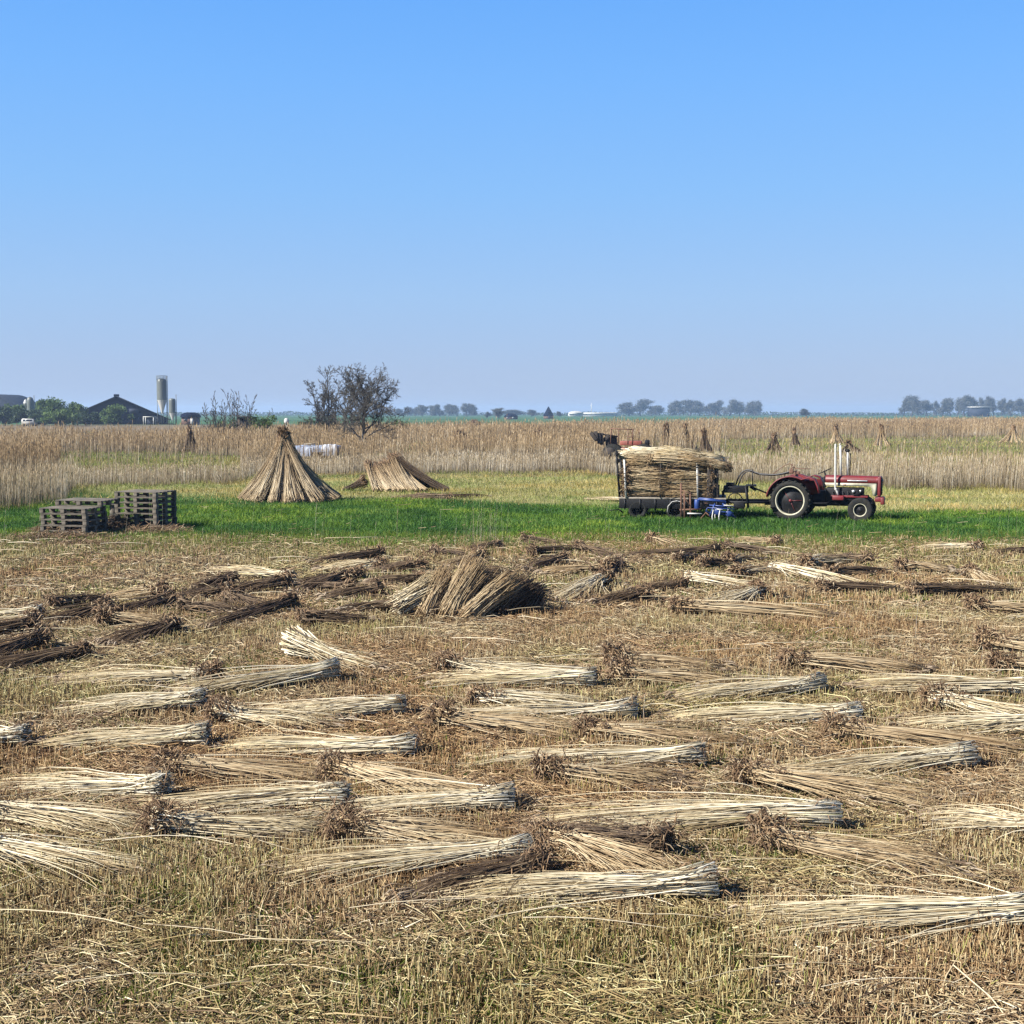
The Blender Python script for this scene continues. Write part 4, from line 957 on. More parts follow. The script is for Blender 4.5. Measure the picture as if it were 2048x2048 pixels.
# the load: bundles lying lengthwise between the posts
LG = 'reed bundles packed on the trailer'
def load_bundle(x0, x1, y, z, z1, rad, n, mat, label, seed, frac=.3, leaves=120, rise=0):
    st = np.random.default_rng(seed); K = 6; u = np.linspace(0, 1, K)
    q = np.sqrt(st.random(n)); th = st.random(n)*6.283; P = np.zeros((n, K, 3)); Rp = np.interp(u, [0, .2, 1], [rad*1.15, rad*.9, rad*1.3])
    e0 = st.normal(0, .06, n); e1 = -abs(x1-x0)*.22*st.random(n)**1.5
    sg = 1 if x1 > x0 else -1
    qa, qb = q*np.cos(th), q*np.sin(th); qa2 = qa+st.normal(0, frac, n); qb2 = qb+st.normal(0, frac, n)
    for i, t in enumerate(u):
        xx = (x0+sg*e0)*(1-t)+(x1+sg*e1)*t
        P[:, i, 0] = xx-x0; P[:, i, 1] = (qa*(1-t)+qa2*t)*Rp[i]; P[:, i, 2] = (z1-z)*t+rise*math.sin(math.pi*t)+(qb*(1-t)+qb2*t)*Rp[i]*.8
    P += st.normal(0, .022, P.shape).cumsum(1)*np.array([.3, .6, 1.])
    w = Mtr @ Vector((x0, y, z)); root = empty('reed_bundle', w, TR); tag(root, label, 'reed bundle', LG)
    Geo().tubes(P, (.0075*(.7+.6*st.random(n)))[:, None]*np.interp(u, [0, 1], [1.2, .7])[None], 3, np.clip(st.beta(1.9, 1.8, n), 0, 1), np.repeat(u[None], n, 0), cap=True).build('stalks', M[mat], root)
    m = leaves; c = P[st.integers(0, n, m), 0]*np.array([1, 1, 1])+st.normal(0, .03, (m, 3)); v = st.normal(0, 1, (m, 3)); v /= np.linalg.norm(v, axis=1, keepdims=True); l = (.05+.12*st.random(m))[:, None]
    Geo().tubes(np.stack([c, c+v*l*.6, c+v*l+np.array([0, 0, -.02])], 1), .0075, 3, st.random(m)).build('dry_leaves', M['leaf_brown'], root)
k = 0
for layer in range(6):
    z = .85+layer*.20
    for row, y in enumerate((.20, .50, .95, 1.4, 1.72)):
        if row in (2, 3) and layer < 4: continue
        for half in (0, 1):
            k += 1; st = np.random.default_rng(2000+k); off = st.normal(0, .12)
            lo, hi = (.22, 1.75+off) if half == 0 else (1.45+off, 3.02+st.normal(0, .07))
            if st.random() < .5: a_, b_ = lo, hi
            else: a_, b_ = hi, lo
            load_bundle(a_, b_, y+st.normal(0, .04)-(.04 if row == 0 else 0), z+st.normal(0, .02), z+st.normal(0, .05), .135, 120 if row < 1 else 70, 'tan' if (k % 3) else 'dark',
                        (f"brown bundle in the {['bottom', 'second', 'third', 'fourth', 'fifth', 'uppermost'][layer]} layer of the trailer load, {'left' if half == 0 else 'right'} half, near side" if row == 0 else 'brown reed bundle in the inner rows of the trailer load'), 3000+k, frac=.5, leaves=420 if row == 0 else 50)
tops = ['palest bundle on the trailer load, nearest its left end', 'long pale bundle lying on the load down towards the headboard', 'pale bundle crowning the middle of the trailer load',
        'pale bundle at the back of the load top', 'greyish bundle sagging over the front edge of the load', 'brown bundle whose dark butt juts out past the headboard', 'pale bundle sloping off the load towards the tractor']
spec = [(.05, 2.3, .35, 2.12, 2.02, 'pale'), (3.3, 1.1, .25, 1.90, 2.10, 'pale'), (.35, 2.7, .75, 2.24, 2.08, 'pale'), (.3, 2.6, 1.35, 2.2, 2.05, 'pale'), (1.0, 2.9, .08, 2.0, 1.86, 'tan'), (3.55, 1.9, .14, 1.74, 1.98, 'tan'), (3.4, 1.3, .7, 1.92, 2.16, 'pale')]
for i, (a_, b_, y, z, z1, mt) in enumerate(spec):
    load_bundle(a_, b_, y, z, z1, .15, 230, mt, tops[i], 4000+i, frac=.35, leaves=30 if mt == 'pale' else 150, rise=.03)

def wp(px_, z, D=41.0): return Vector((ux(px_, D), D, z))
LK = empty('linkage_frame', wp(1440, 0, 40.95), R(-12)); tag(LK, 'black steel coupling frame with box and hoop between trailer and tractor', 'hitch frame')
def lk(px_, z, dy=0): return Vector(((px_-1440)/61/math.cos(R(12))*1.0, dy, z))
g = Geo().box(lk(1471, 1.0, .3), (.80, .55, .22), bev=.02).box(lk(1460, 1.16, .3), (.28, .3, .1), bev=.02); g.build('hydraulic_box', M['black'], LK)
g = Geo()
for dy in (0, .6): g.beam(lk(1490, 1.12, dy), lk(1495, .40, dy), .15, .06).beam(lk(1446, .95, dy), lk(1446, .40, dy), .06).beam(lk(1440, .58, dy), lk(1536, .60, dy), .08)
g.box(lk(1500, 1.13, .3), (.34, .6, .04), bev=.006).beam(lk(1498, 1.10, .3), lk(1510, .98, .3), .1).beam(lk(1505, 1.05, .3), lk(1536, .84, .3), .05).beam(lk(1503, 1.15, .1), lk(1503, 1.68, .1), .035)
g.box(lk(1478, .48, .3), (.36, .7, .2), bev=.02).beam(lk(1437, 1.15, .1), lk(1437, .5, .1), .08); g.build('frame', M['black'], LK)
g = Geo(); cc = lk(1470, .62, .0)
g.tube([cc+Vector((.24*math.cos(a_), 0, .27*math.sin(a_))) for a_ in np.linspace(0, 6.283, 28)], .018, 6, False)
for a_ in (.5, 1.57, 2.6, 3.7, 5.4): g.tube([cc, cc+Vector((.24*math.cos(a_), 0, .27*math.sin(a_)))], .012, 5)
g.build('spoked_wheel', M['black'], LK)

BI = empty('blue_implement', (ux(1400, 40.1), 40.1, 0), R(-10)); tag(BI, 'bright blue tubular farm implement lying in front of the trailer headboard', 'implement')
def bl(px_, z, dy=0): return Vector(((px_-1400)/62.3/math.cos(R(10)), dy, z))
Geo().lathe([(0, 0), (.075, 0), (.085, .02), (.085, .28), (.07, .30), (0, .30)], bl(1395, .43), 'Z', 18).build('cylinder', M['blue'], BI)
g = Geo().beam(bl(1398, .74), bl(1450, .66), .055).beam(bl(1398, .74, .5), bl(1450, .66, .5), .05).beam(bl(1450, .68), bl(1449, .5, .1), .05).beam(bl(1398, .72, 0), bl(1398, .72, .5), .06).beam(bl(1448, .62, 0), bl(1448, .62, .5), .06)
g.beam(bl(1419, .55), bl(1468, .50), .035).beam(bl(1416, .48, -.15), bl(1468, .44, -.15), .035).beam(bl(1425, .36, .1), bl(1466, .30, .1), .04).beam(bl(1430, .6), bl(1420, .2), .05).beam(bl(1445, .6, .2), bl(1470, .14, .1), .05)
g.tube([bl(1416, .48, -.15), bl(1413, .38, -.15), bl(1420, .30, -.1), bl(1440, .27, 0), bl(1470, .18, .1)], .02, 7); g.build('frame', M['blue'], BI)
for x_, dy in ((1427, -.2), (1440, -.2), (1456, 0), (1432, .25)):
    Geo().tube([bl(x_, .42, dy), bl(x_-2, .2, dy), bl(x_-1, .03, dy-.06)], .016, 6).build('tine', M['offwhite'], BI)
g = Geo().lathe([(0, -.02), (.10, -.02), (.12, 0), (.10, .02), (0, .02)], bl(1436, .36, -.18), 'Y', 18).lathe([(0, -.02), (.09, -.02), (.11, 0), (.09, .02), (0, .02)], bl(1457, .30, -.1), 'Y', 18); g.build('disc', M['blue'], BI)
Geo().beam(bl(1447, .56, -.06), bl(1466, .53, -.06), .03).beam(bl(1434, .44, -.2), bl(1446, .42, -.2), .035).build('bright_rod', M['white'], BI)
Geo().box(bl(1410, .5, .25), (.22, .2, .2), bev=.03).tube([bl(1403, .1, .1), bl(1412, .3, .1), bl(1424, .12, .1)], .03, 6).build('gear_case', M['rust'], BI)

# ------------------------------------------------------------------ red machine behind the trailer
DM = 82
HM = empty('harvester', (ux(1200, DM), DM, 0), R(-8)); tag(HM, 'faded red machine with open tubular frame standing in reeds behind the trailer', 'harvester')
def hmp(px_, py_, dy=0): return Vector(((px_-1200)/F*DM, dy, H-(py_-826)/F*DM*1.0))
g = Geo().box(hmp(1261, 886, .6), (1.42, 1.2, .28), bev=.04).box(hmp(1255, 900, .6), (1.6, 1.1, .3), bev=.04); g.build('body', M['redfaded'], HM)
Geo().box(hmp(1293, 885, .6), (.30, 1.0, .34), bev=.05).build('engine_cover', M['black'], HM)
g = Geo()
for x_ in (1221, 1236, 1255, 1264): g.tube([hmp(x_, 888, 0), hmp(x_+.5, 857, 0)], .03, 6)
for dy in (0, .9):
    g.tube([hmp(1221, 857, dy), hmp(1264, 859, dy)], .03, 6); 
for x_ in (1221, 1264): g.tube([hmp(x_, 858, 0), hmp(x_, 858, .9)], .03, 6); g.tube([hmp(x_, 858, .9), hmp(x_, 888, .9)], .03, 6)
g.tube([hmp(1256, 873), hmp(1266, 874)], .03, 6); g.tube([hmp(1277, 858, .3), hmp(1277, 884, .3)], .025, 6); g.build('roll_frame', M['rust'], HM)
g = Geo(); st = np.random.default_rng(3)
for k in range(9):
    x_ = hmp(1186+5.4*k, 0).x; zt_ = 2.30-.045*k+.10*st.random(); g.box((x_, .1+.1*k, zt_-.32-.03*k), (.24, .10, .6+.06*k), (0, .25*st.normal(), 0), .01)
g.beam((hmp(1184, 0).x, .2, 2.2), (hmp(1234, 0).x, .8, 1.95), .09)
g.lathe([(0, -.15), (.34, -.15), (.38, 0), (.34, .15), (0, .15)], hmp(1219, 905, .0), 'Y', 20); g.build('chain_case', M['plank'], HM)
for x_ in (1225, 1285):
    for y_ in (.05, 1.15):
        w = Geo().lathe([(.25, -.16), (.68, -.16), (.74, -.08), (.74, .08), (.68, .16), (.25, .16)], (hmp(x_, 0).x, y_, .74), 'Y', 28, True).build('wheel', M['rubber'], HM)
        Geo().lathe([(0, -.05), (.27, -.06), (.27, .06), (0, .05)], (hmp(x_, 0).x, y_, .74), 'Y', 20).build('rim', M['redfaded'], w)

# ------------------------------------------------------------------ sheeted pile in the reeds
DS = 92
SP = empty('sheeted_pile', (ux(625, DS), DS, 0), R(4)); tag(SP, 'low pile under white and grey blue plastic sheets among the reeds', 'covered pile')
def sheet(x0, x1, y0, y1, zt, drop, mat, nm, seed):
    nx_, ny_ = 24, 14; xx, yy2 = np.meshgrid(np.linspace(-.12, 1.12, nx_), np.linspace(-.25, 1.25, ny_))
    dr = np.maximum(0, np.abs(yy2-.5)-.5)/.25; dx_ = np.maximum(0, np.abs(xx-.5)-.5)/.12
    Z_ = zt-drop*np.maximum(dr, .3*dx_)-.07*np.sin(xx*9+seed)*np.cos(yy2*5)-.06*vnoise(xx*10, yy2*10, 2, seed); X_ = x0+(x1-x0)*np.clip(xx, -.03, 1.03)+.05*np.sin(yy2*9); Y_ = y0+(y1-y0)*np.clip(yy2, -.06, 1.06)+.07*np.sin(xx*40)*dr
    ii = np.arange(nx_*ny_).reshape(ny_, nx_)
    Geo().add(np.stack([X_, Y_, Z_], -1), [np.stack([ii[:-1, :-1], ii[:-1, 1:], ii[1:, 1:], ii[1:, :-1]], -1).reshape(-1, 4)]).build(nm, M[mat], SP, True)
sheet(-2.3, -.15, 0, 1.8, 1.10, .75, 'tarpblue', 'sheet', 1); sheet(-.1, 1.9, 0, 1.6, 1.14, .5, 'tarpblue', 'sheet', 2); sheet(.75, 1.75, -.2, .6, 1.18, .80, 'tarp', 'sheet', 3)
Geo().beam((-.65, 0, 1.22), (.35, 0, 1.26), .09).beam((-.65, .9, 1.2), (.35, .9, 1.2), .09).build('pole', M['deck'], SP)
g = Geo().box((-1.2, .9, .5), (1.2, 1.5, 1.1), bev=.1).box((1.05, .8, .52), (1.6, 1.4, 1.15), bev=.1); g.build('stacked_reed', M['bark'], SP)

# ------------------------------------------------------------------ small stooks standing in the reed bed
def stook(u, vbase, vtop, w_px, label, cols, seed, nb=9, D=None):
    D = D or H*F/(vbase-826); hh = (H-(vtop-826)/F*D)*.92; rb = w_px/2/F*D
    return cone_stack((ux(u, D), D, 0), rb, hh/1.02, nb, 'reed_stook', label, 'small reed stooks standing out in the marsh', r=.014*max(1, D/90), n=26, seed=seed, mats=cols, wb=.14, top_tuft=.5, cat='reed stook', lean=(random.uniform(-.2, .2), 0))
SK = [(382, 906, 857, 36, 'black leaning stook in the reeds at left, beyond the lower pallet stack', ('dark', 'dark')),
      (1333, 900, 852, 26, 'thin dark stook directly behind the trailer load, left of a bushier one', ('dark', 'dark')),
      (1368, 902, 853, 40, 'bushy dark stook behind the trailer load with branching top', ('dark', 'dark')),
      (1412, 908, 864, 26, 'upright dark stook behind the trailer headboard', ('dark', 'dark')),
      (1548, 908, 872, 44, 'dark topped stook above the tractor seat', ('dark', 'dark')),
      (1590, 893, 862, 18, 'small brown stook left of the exhaust pipes', ('dark', 'dark')),
      (1673, 888, 855, 30, 'pale stook just right of the white exhaust pipes', ('tan', 'dark')),
      (1765, 893, 854, 38, 'pale cone stook in the clearing right of the tractor', ('tan', 'dark')),
      (2022, 886, 855, 44, 'stook with dark splayed top at the far right edge', ('tan', 'dark')),
      (1700, 908, 886, 60, 'low brown slumped stook just right of and behind the exhaust', ('dark', 'dark')),
      (1735, 868, 846, 8, 'tiny distant stook above the tractor hood', ('dark', 'dark'))]
for i, (u, vb, vt, w, lb, cl) in enumerate(SK): stook(u, vb, vt, w, lb, cl, 20+i)
PB = [(905, 893, 935, 'brown tangled reed pile in the marsh right of the bare tree'), (1062, 893, 1092, 'low reed pile in the marsh left of the red machine'), (935, 852, 962, 'tiny dark pile on the far edge of the reeds')]
for i, (u0, v, u1, lb) in enumerate(PB):
    D = H*F/(v-826)*.93; n = 700; st = np.random.default_rng(70+i); w = (u1-u0)/F*D; x = st.normal(0, w*.28, n); y = st.normal(0, .5, n)
    z = 1.3*np.exp(-(x/w*1.6)**2)*st.random(n)+.5; L = .3+.6*st.random(n); v_ = st.normal(0, 1, (n, 3)); v_ /= np.linalg.norm(v_, axis=1, keepdims=True); c = np.stack([x, y, z], -1)
    o = Geo().tubes(np.stack([c-v_*L[:, None]/2, c, c+v_*L[:, None]/2], 1), .025, 3, st.random(n)).build('reed_pile', M['leaf_brown']); o.location = (ux((u0+u1)/2, D), D, 0); tag(o, lb, 'reed pile')

# ------------------------------------------------------------------ trees
def grow(h, spread, seed, trunks=((0, 0, 0, 0, 1.0),), levels=4, r0=.13, minr=.014, up=.25, first=.22, nb=(9, 6, 5, 4), lratio=.55, droop=0.0):
    st = np.random.default_rng(seed); segs = {0: [], 1: []}
    def limb(p, d, L, r, lev):
        K = 6; pts = [p.copy()]; dd = d.copy()
        for i in range(K-1):
            dd = dd+st.normal(0, .13+.05*lev, 3)+np.array([0, 0, up*.22*(1 if lev else .3)-droop*.1*lev]); dd /= np.linalg.norm(dd)
            pts.append(pts[-1]+dd*L/(K-1))
        rr = np.maximum(r*np.linspace(1, .35 if lev < levels else .3, K), minr)
        segs[0 if lev < 2 else 1].append((np.array(pts), rr))
        if lev >= levels: return
        m = nb[lev]
        for k in range(m):
            t = first+(1-first)*(k+st.random())/m if lev == 0 else .2+.8*(k+st.random())/m
            i = min(int(t*(K-1)), K-2); f = t*(K-1)-i; q = pts[i]*(1-f)+pts[i+1]*f
            ax = (pts[i+1]-pts[i]); ax /= np.linalg.norm(ax)
            a = st.random()*6.283; o1 = np.cross(ax, [0.3, .5, .8]); o1 /= np.linalg.norm(o1); o2 = np.cross(ax, o1)
            ang = st.uniform(.65, 1.15) if lev == 0 else st.uniform(.45, .95)
            nd = ax*math.cos(ang)+(o1*math.cos(a)+o2*math.sin(a))*math.sin(ang)
            Ln = L*lratio*(1.05-.45*t if lev == 0 else 1-.3*t)*st.uniform(.75, 1.2)*(spread if lev == 0 else 1)
            limb(q, nd, Ln, r*(1-.6*t)*.5, lev+1)
    for (x, y, dx, dy, sc) in trunks:
        limb(np.array([x, y, 0.]), np.array([dx, dy, 1.])/math.sqrt(1+dx*dx+dy*dy), h*sc*.9, r0*sc, 0)
    return segs
def tree(name, loc, label, group, segs, mats=('bark', 'twig'), cat='tree', leaves=None):
    T = empty(name, loc); tag(T, label, cat, group)
    for key, nm, S in ((0, 'trunk', 6), (1, 'crown', 3)):
        if segs[key]:
            P = np.array([s[0] for s in segs[key]]); r_ = np.array([s[1] for s in segs[key]])
            g = Geo().tubes(P, r_, S, np.random.default_rng(1).random(len(P)))
            if key == 1 and leaves: leaves(g, P)
            g.build(nm, M[mats[key]], T)
    return T
def bud_leaves(size, per, seed, jit=.1):
    def f(g, P):
        st = np.random.default_rng(seed); tip = P[:, 3:].reshape(-1, 3); c = np.repeat(tip, per, 0)+st.normal(0, jit, (len(tip)*per, 3)); n = len(c)
        a = st.normal(0, 1, (n, 3)); a /= np.linalg.norm(a, axis=1, keepdims=True); b = np.cross(a, st.normal(0, 1, (n, 3))); b /= np.linalg.norm(b, axis=1, keepdims=True)
        s = size*(.5+st.random(n))[:, None]; V = np.stack([c-a*s, c+b*s*.6, c+a*s, c-b*s*.6], 1); i = np.arange(n)[:, None]*4+np.arange(4)[None]
        rn = np.repeat(np.clip(st.random(n)*.6+.5*vnoise(c[:, 0], c[:, 2], 1.2, 4), 0, 1), 4); g.add(V, [i], rn)
    return f
# the two bare trees
Dt = 105
sg = grow(6.3, 1.32, 21, levels=4, r0=.17, minr=.012, nb=(23, 9, 7, 6), first=.15, lratio=.50, up=.16, trunks=((0, 0, -.16, 0, .98),))
tree('bare_tree', (ux(728, Dt), Dt, 0), 'wide bare round crowned tree with a dark forked trunk rising from the reeds', None, sg)
sg = grow(9.0, .62, 9, levels=3, r0=.12, minr=.018, nb=(24, 8, 6, 4), first=.15, lratio=.42, up=.5, trunks=((0, 0, .0, 0, 1.08), (-1.3, .6, -.03, 0, .90), (-2.3, 0, -.06, 0, .80), (1.4, .5, .03, 0, .9), (2.4, -.3, .04, 0, .75), (-.5, 1, -.05, 0, .7), (.7, .3, .05, 0, .84)))
Dt2 = 155
tree('bare_tree', (ux(662, Dt2), Dt2, 0), 'slender multi stemmed bare tree standing just left of and behind the wide bare one', None, sg)
sg = grow(6.4, .5, 31, levels=2, r0=.05, minr=.020, nb=(10, 5), lratio=.34, up=.8, trunks=tuple((random.uniform(-2.2, 2.2), random.uniform(-1, 1), random.uniform(-.1, .1), 0, random.uniform(.62, 1.08)) for _ in range(26)))
tree('sapling_clump', (ux(462, 135), 135, 0), 'clump of thin bare upright saplings left of the tall cone', None, sg, cat='shrub')
def bush(loc, w, h, label, group, mat, seed, n=2600, size=.16, name='bush', cat='bush', gap=.42, trunks=3, rmin=.03):
    st = np.random.default_rng(seed); T = empty(name, loc); tag(T, label, cat, group)
    g = Geo()
    cl = [(st.normal(0, w*.22), st.normal(0, w*.18), h*(.25+.62*st.random())) for _ in range(26)]
    for k in range(trunks):
        c = cl[k*3]; g.tube([(c[0]*.2, c[1]*.2, 0), (c[0]*.4, c[1]*.4, h*.3), (c[0], c[1], c[2])], [.03*h*.5, .02*h*.5, .02], 6)
    for c in cl: g.tube([(c[0]*.3, c[1]*.3, h*.12), (c[0]*.7, c[1]*.7, c[2]*.6), c], [rmin*1.6, rmin, rmin*.6], 4)
    g.build('trunk', M['bark'], T)
    m = n//len(cl); C = []
    for (x, y, z) in cl:
        rad = w*.17*(.6+.8*st.random()); q = st.normal(0, 1, (m, 3)); q /= np.linalg.norm(q, axis=1, keepdims=True); q *= (st.random(m)**.5)[:, None]*rad; q[:, 2] *= min(1.1, h/w*1.2); C.append(q+np.array([x, y, z]))
    C = np.concatenate(C); C[:, 2] = np.clip(C[:, 2], .05, None); n_ = len(C)
    a = st.normal(0, 1, (n_, 3)); a /= np.linalg.norm(a, axis=1, keepdims=True); b = np.cross(a, st.normal(0, 1, (n_, 3))); b /= np.linalg.norm(b, axis=1, keepdims=True)
    s = size*(.5+st.random(n_))[:, None]; V = np.stack([C-a*s, C+b*s*.6, C+a*s, C-b*s*.6], 1)
    rn = np.repeat(np.clip(st.random(n_)*.5+.6*vnoise(C[:, 0]+C[:, 1], C[:, 2], w*.18, seed), 0, 1), 4)
    Geo().add(V, [np.arange(n_)[:, None]*4+np.arange(4)[None]], rn).build('crown', M[mat], T)
    return T
LT = 'green trees and bushes around the farm at left'
for (u, v0, w, lb, mt, D, sd) in (
    (12, 818, 38, 'dark green tree at the left edge below the grey curved roof', 'leafdark', 345, 1), (36, 812, 30, 'pale budding tree just left of the small white topped silo', 'leafgreen', 350, 2),
    (64, 822, 42, 'dark bushy tree below the small white topped silo', 'leafdark', 340, 3), (90, 806, 34, 'tree with pointed top right of the small silo', 'leafgreen', 348, 4),
    (118, 802, 46, 'broad olive green tree midway between small silo and barn', 'leafgreen', 352, 5), (126, 822, 52, 'rounded light willow bush in front of the olive tree', 'leafgreen', 325, 6),
    (158, 808, 34, 'thin leaved tree touching the left slope of the barn roof', 'leafgreen', 355, 7), (178, 826, 34, 'low dark bush before the left wall of the barn', 'leafdark', 345, 8),
    (232, 816, 42, 'green bush in front of the barn gable', 'leafgreen', 345, 9), (88, 832, 40, 'dark low hedge bush behind the white van', 'leafdark', 338, 10)):
    z = (H-(v0-826)/F*D)*1.12; bush((ux(u, D), D, 0), w/F*D*1.4, z, lb, LT, mt, sd, n=4200, size=.26, name='tree' if z > 4 else 'bush', cat='tree' if z > 4 else 'bush', rmin=.06)
bush((ux(527, 150), 150, 0), 3.6, 3.3, 'bright green bush just left of the tall cone top', None, 'leafgreen', 21, n=3000, size=.10)
bush((ux(450, 165), 165, 0), 3.0, 2.6, 'low olive bush at the foot of the bare saplings', None, 'leafgreen', 22, n=2000, size=.11)
bush((ux(640, 170), 170, 0), 5.0, 2.7, 'low green scrub under the slender bare tree', None, 'leafdark', 23, n=2500, size=.12)
bush((ux(800, 190), 190, 0), 2.6, 2.3, 'small green bush right of the wide bare tree', None, 'leafgreen', 24, n=1200, size=.12)

# distant hedgerow along the horizon
n = 15000; st = np.random.default_rng(77); x = st.uniform(-1000, 1000, n); hgt = 3.6+3.2*vnoise(x, x*0, 60, 3)*vnoise(x, x*0, 17, 4); y = 1650+st.normal(0, 6, n); z = hgt*st.random(n)
a = st.normal(0, 1, (n, 3)); a /= np.linalg.norm(a, axis=1, keepdims=True); b = np.cross(a, st.normal(0, 1, (n, 3))); b /= np.linalg.norm(b, axis=1, keepdims=True); c = np.stack([x, y, z], -1); sz_ = .9
Gh = Geo().add(np.stack([c-a*sz_, c+b*sz_, c+a*sz_, c-b*sz_], 1), [np.arange(n)[:, None]*4+np.arange(4)[None]], np.repeat(st.random(n), 4))
tag(Gh.build('far_hedgerow', M['leafdark']), kind='stuff', label='dark thin line of distant hedges along the horizon')
# hazy trees on the horizon
def far_proto(seed, h, w):
    sg = grow(h, 1.0*w, seed, levels=3, r0=.30, minr=.07, nb=(14, 7, 5), first=.12, lratio=.46, up=.55)
    return sg
M['fartwig'] = mat_straw('far_twigs', [(0, (.05, .055, .05)), (1, (.12, .12, .10))])
protos = []
def far_tree(u, w_px, vtop, D, label, group, seed):
    z = H-(vtop-826)/F*D; w = w_px/F*D; st = np.random.default_rng(seed)
    key = seed % 5
    if len(protos) <= key:
        T = empty('bare_tree'); sgs = far_proto(40+key, 10, 1.0)
        for kk, nm in ((0, 'trunk'), (1, 'crown')):
            P = np.array([s[0] for s in sgs[kk]]); r_ = np.array([s[1] for s in sgs[kk]]); g = Geo().tubes(P, r_, 4 if kk == 0 else 3, np.random.default_rng(2).random(len(P)))
            if kk == 1: bud_leaves(.20, 4, key, .55)(g, P)
            g.build(nm, M['bark' if kk == 0 else 'fartwig'], T)
        allP = np.concatenate([s[0] for s in sgs[1]]); T['_w'] = float(np.ptp(allP[:, 0])); T['_h'] = float(allP[:, 2].max())
        protos.append(T); o = T
    else: o = copy_tree(protos[key])
    o.location = (ux(u, D), D, 0); tw, th = protos[key].get('_w', 8), protos[key].get('_h', 10)
    s = w/tw; o.scale = (s, s, z/th); o.rotation_euler = (0, 0, st.random()*6.28); tag(o, label, 'tree', group)
sd = 0
ORD = 'first second third fourth fifth sixth seventh eighth ninth tenth eleventh twelfth thirteenth fourteenth fifteenth sixteenth seventeenth'.split()
def far_row(spec_, label, group, D):
    global sd
    for q_, (u, w, vt) in enumerate(spec_):
        if sd < 5: key = sd
        far_tree(u, w, vt, D+((sd*37) % 90)-45, f'{ORD[q_]} tree from the left {label}', group, sd); sd += 1
far_row([(800, 22, 818), (815, 20, 815), (830, 22, 813), (846, 22, 811), (862, 24, 812), (880, 22, 810), (897, 22, 811), (915, 24, 809), (933, 28, 808), (942, 20, 812)], 'in the hazy horizon row right of the bare tree', 'far tree row right of the bare tree', 1300)
far_row([(1258, 34, 806), (1280, 36, 800), (1300, 22, 812), (1318, 22, 812), (1338, 22, 810), (1358, 30, 803), (1378, 36, 801), (1398, 34, 803), (1418, 26, 808), (1440, 30, 802), (1458, 34, 801), (1478, 26, 806), (1496, 22, 808), (1508, 24, 803), (1519, 18, 806)], 'in the hazy blue horizon wood above the trailer', 'far wood above the trailer', 1450)
far_row([(1805, 20, 799), (1820, 30, 793), (1834, 16, 797), (1850, 30, 802), (1868, 18, 803), (1882, 22, 800), (1898, 22, 798), (1912, 18, 798), (1925, 36, 793), (1940, 24, 796), (1955, 14, 797), (1970, 16, 798), (1985, 22, 794), (2000, 18, 799), (2018, 22, 801), (2042, 26, 799), (2062, 30, 798)], 'in the hazy horizon row at far right', 'far tree row at right', 1350)
for (u, w, vt, D, lb) in ((1612, 18, 818, 1000, 'small round lone tree on the horizon above the tractor'), (997, 22, 817, 800, 'squat round tree left of the low dark farmhouse'), (975, 14, 824, 900, 'faint shrub like tree left of the squat round tree'), (1063, 22, 820, 1200, 'faint tree between the low farmhouse and the pyramid roof barn'), (1035, 40, 820, 1300, 'faint broad tree behind the low dark farmhouse'), (1121, 10, 823, 1000, 'tiny tree just right of the pyramid roof barn'), (388, 20, 826, 700, 'faint low tree right of the silos')):
    far_tree(u, w, vt, D, lb, None, sd); sd += 1
for T in protos:
    for kk in ('_w', '_h'):
        if kk in T: del T[kk]
for o in list(scene.objects):
    for kk in ('_w', '_h'):
        if kk in o: del o[kk]

# ------------------------------------------------------------------ farm buildings
DB = 380
def bp_(u, v, D=DB): p = at(u, v, D); return p.x, p.z
Bn = empty('barn', (0, DB, 0)); tag(Bn, 'large dark navy barn with wide asymmetrical gable beside the silos', 'barn')
xL, zL = bp_(168, 820); xA, zA = bp_(233, 793); xR, zR = bp_(338, 838)
zR = max(zR, 1.5)
Bn.location = (xA, DB, 0); Bn.rotation_euler = (0, 0, R(17.5)); xL, xR, x0_ = (xL-xA)*.95, (xR-xA)*.95, 0
Geo().prism([(xL, 0), (xR, 0), (xR, zR-.1), (0, zA-.12), (xL, zL-.1)], 0, 40).build('wall', M['navy'], Bn)
g = Geo()
for (a_, b_) in (((xL-.8, zL-.4), (0, zA)), ((0, zA), (xR+.8, zR-.4))):
    g.prism([a_, b_, (b_[0], b_[1]+.22), (a_[0], a_[1]+.22)], -.6, 40.5)
rf = g.build('roof', M['roofgrey'], Bn)
Geo().box((0, 20, zA+.45), (1.6, 38, .5), bev=.08).build('ridge_vent', M['navy'], rf)
Geo().box((xR-3.2, -.06, 1.3), (3.0, .1, 2.3)).build('door', M['roofgrey'], Bn)
Geo().box((5.0, -.05, 4.2), (3.0, .08, 1.2)).build('window', M['roofgrey'], Bn)
g = Geo()
for k in range(-5, 8): g.box((k*2.1, -.04, 1.1), (.12, .06, 2.2))
g.build('wall_ribs', M['navy'], Bn)
x, z = bp_(300, 834); an = empty('shed', (x+1.0, DB-4, 0)); tag(an, 'small pale open shed at the right foot of the barn', 'shed')
Geo().box((0, 0, 2.35), (3.2, 2.5, .22)).build('roof', M['offwhite'], an); g = Geo()
for sx in (-1.5, 1.5):
    for sy in (-1.1, 1.1): g.box((sx, sy, 1.12), (.2, .2, 2.24))
g.build('post', M['offwhite'], an); Geo().box((0, 1.2, 1.1), (2.8, .06, 2.2)).build('back_wall', M['roofgrey'], an)
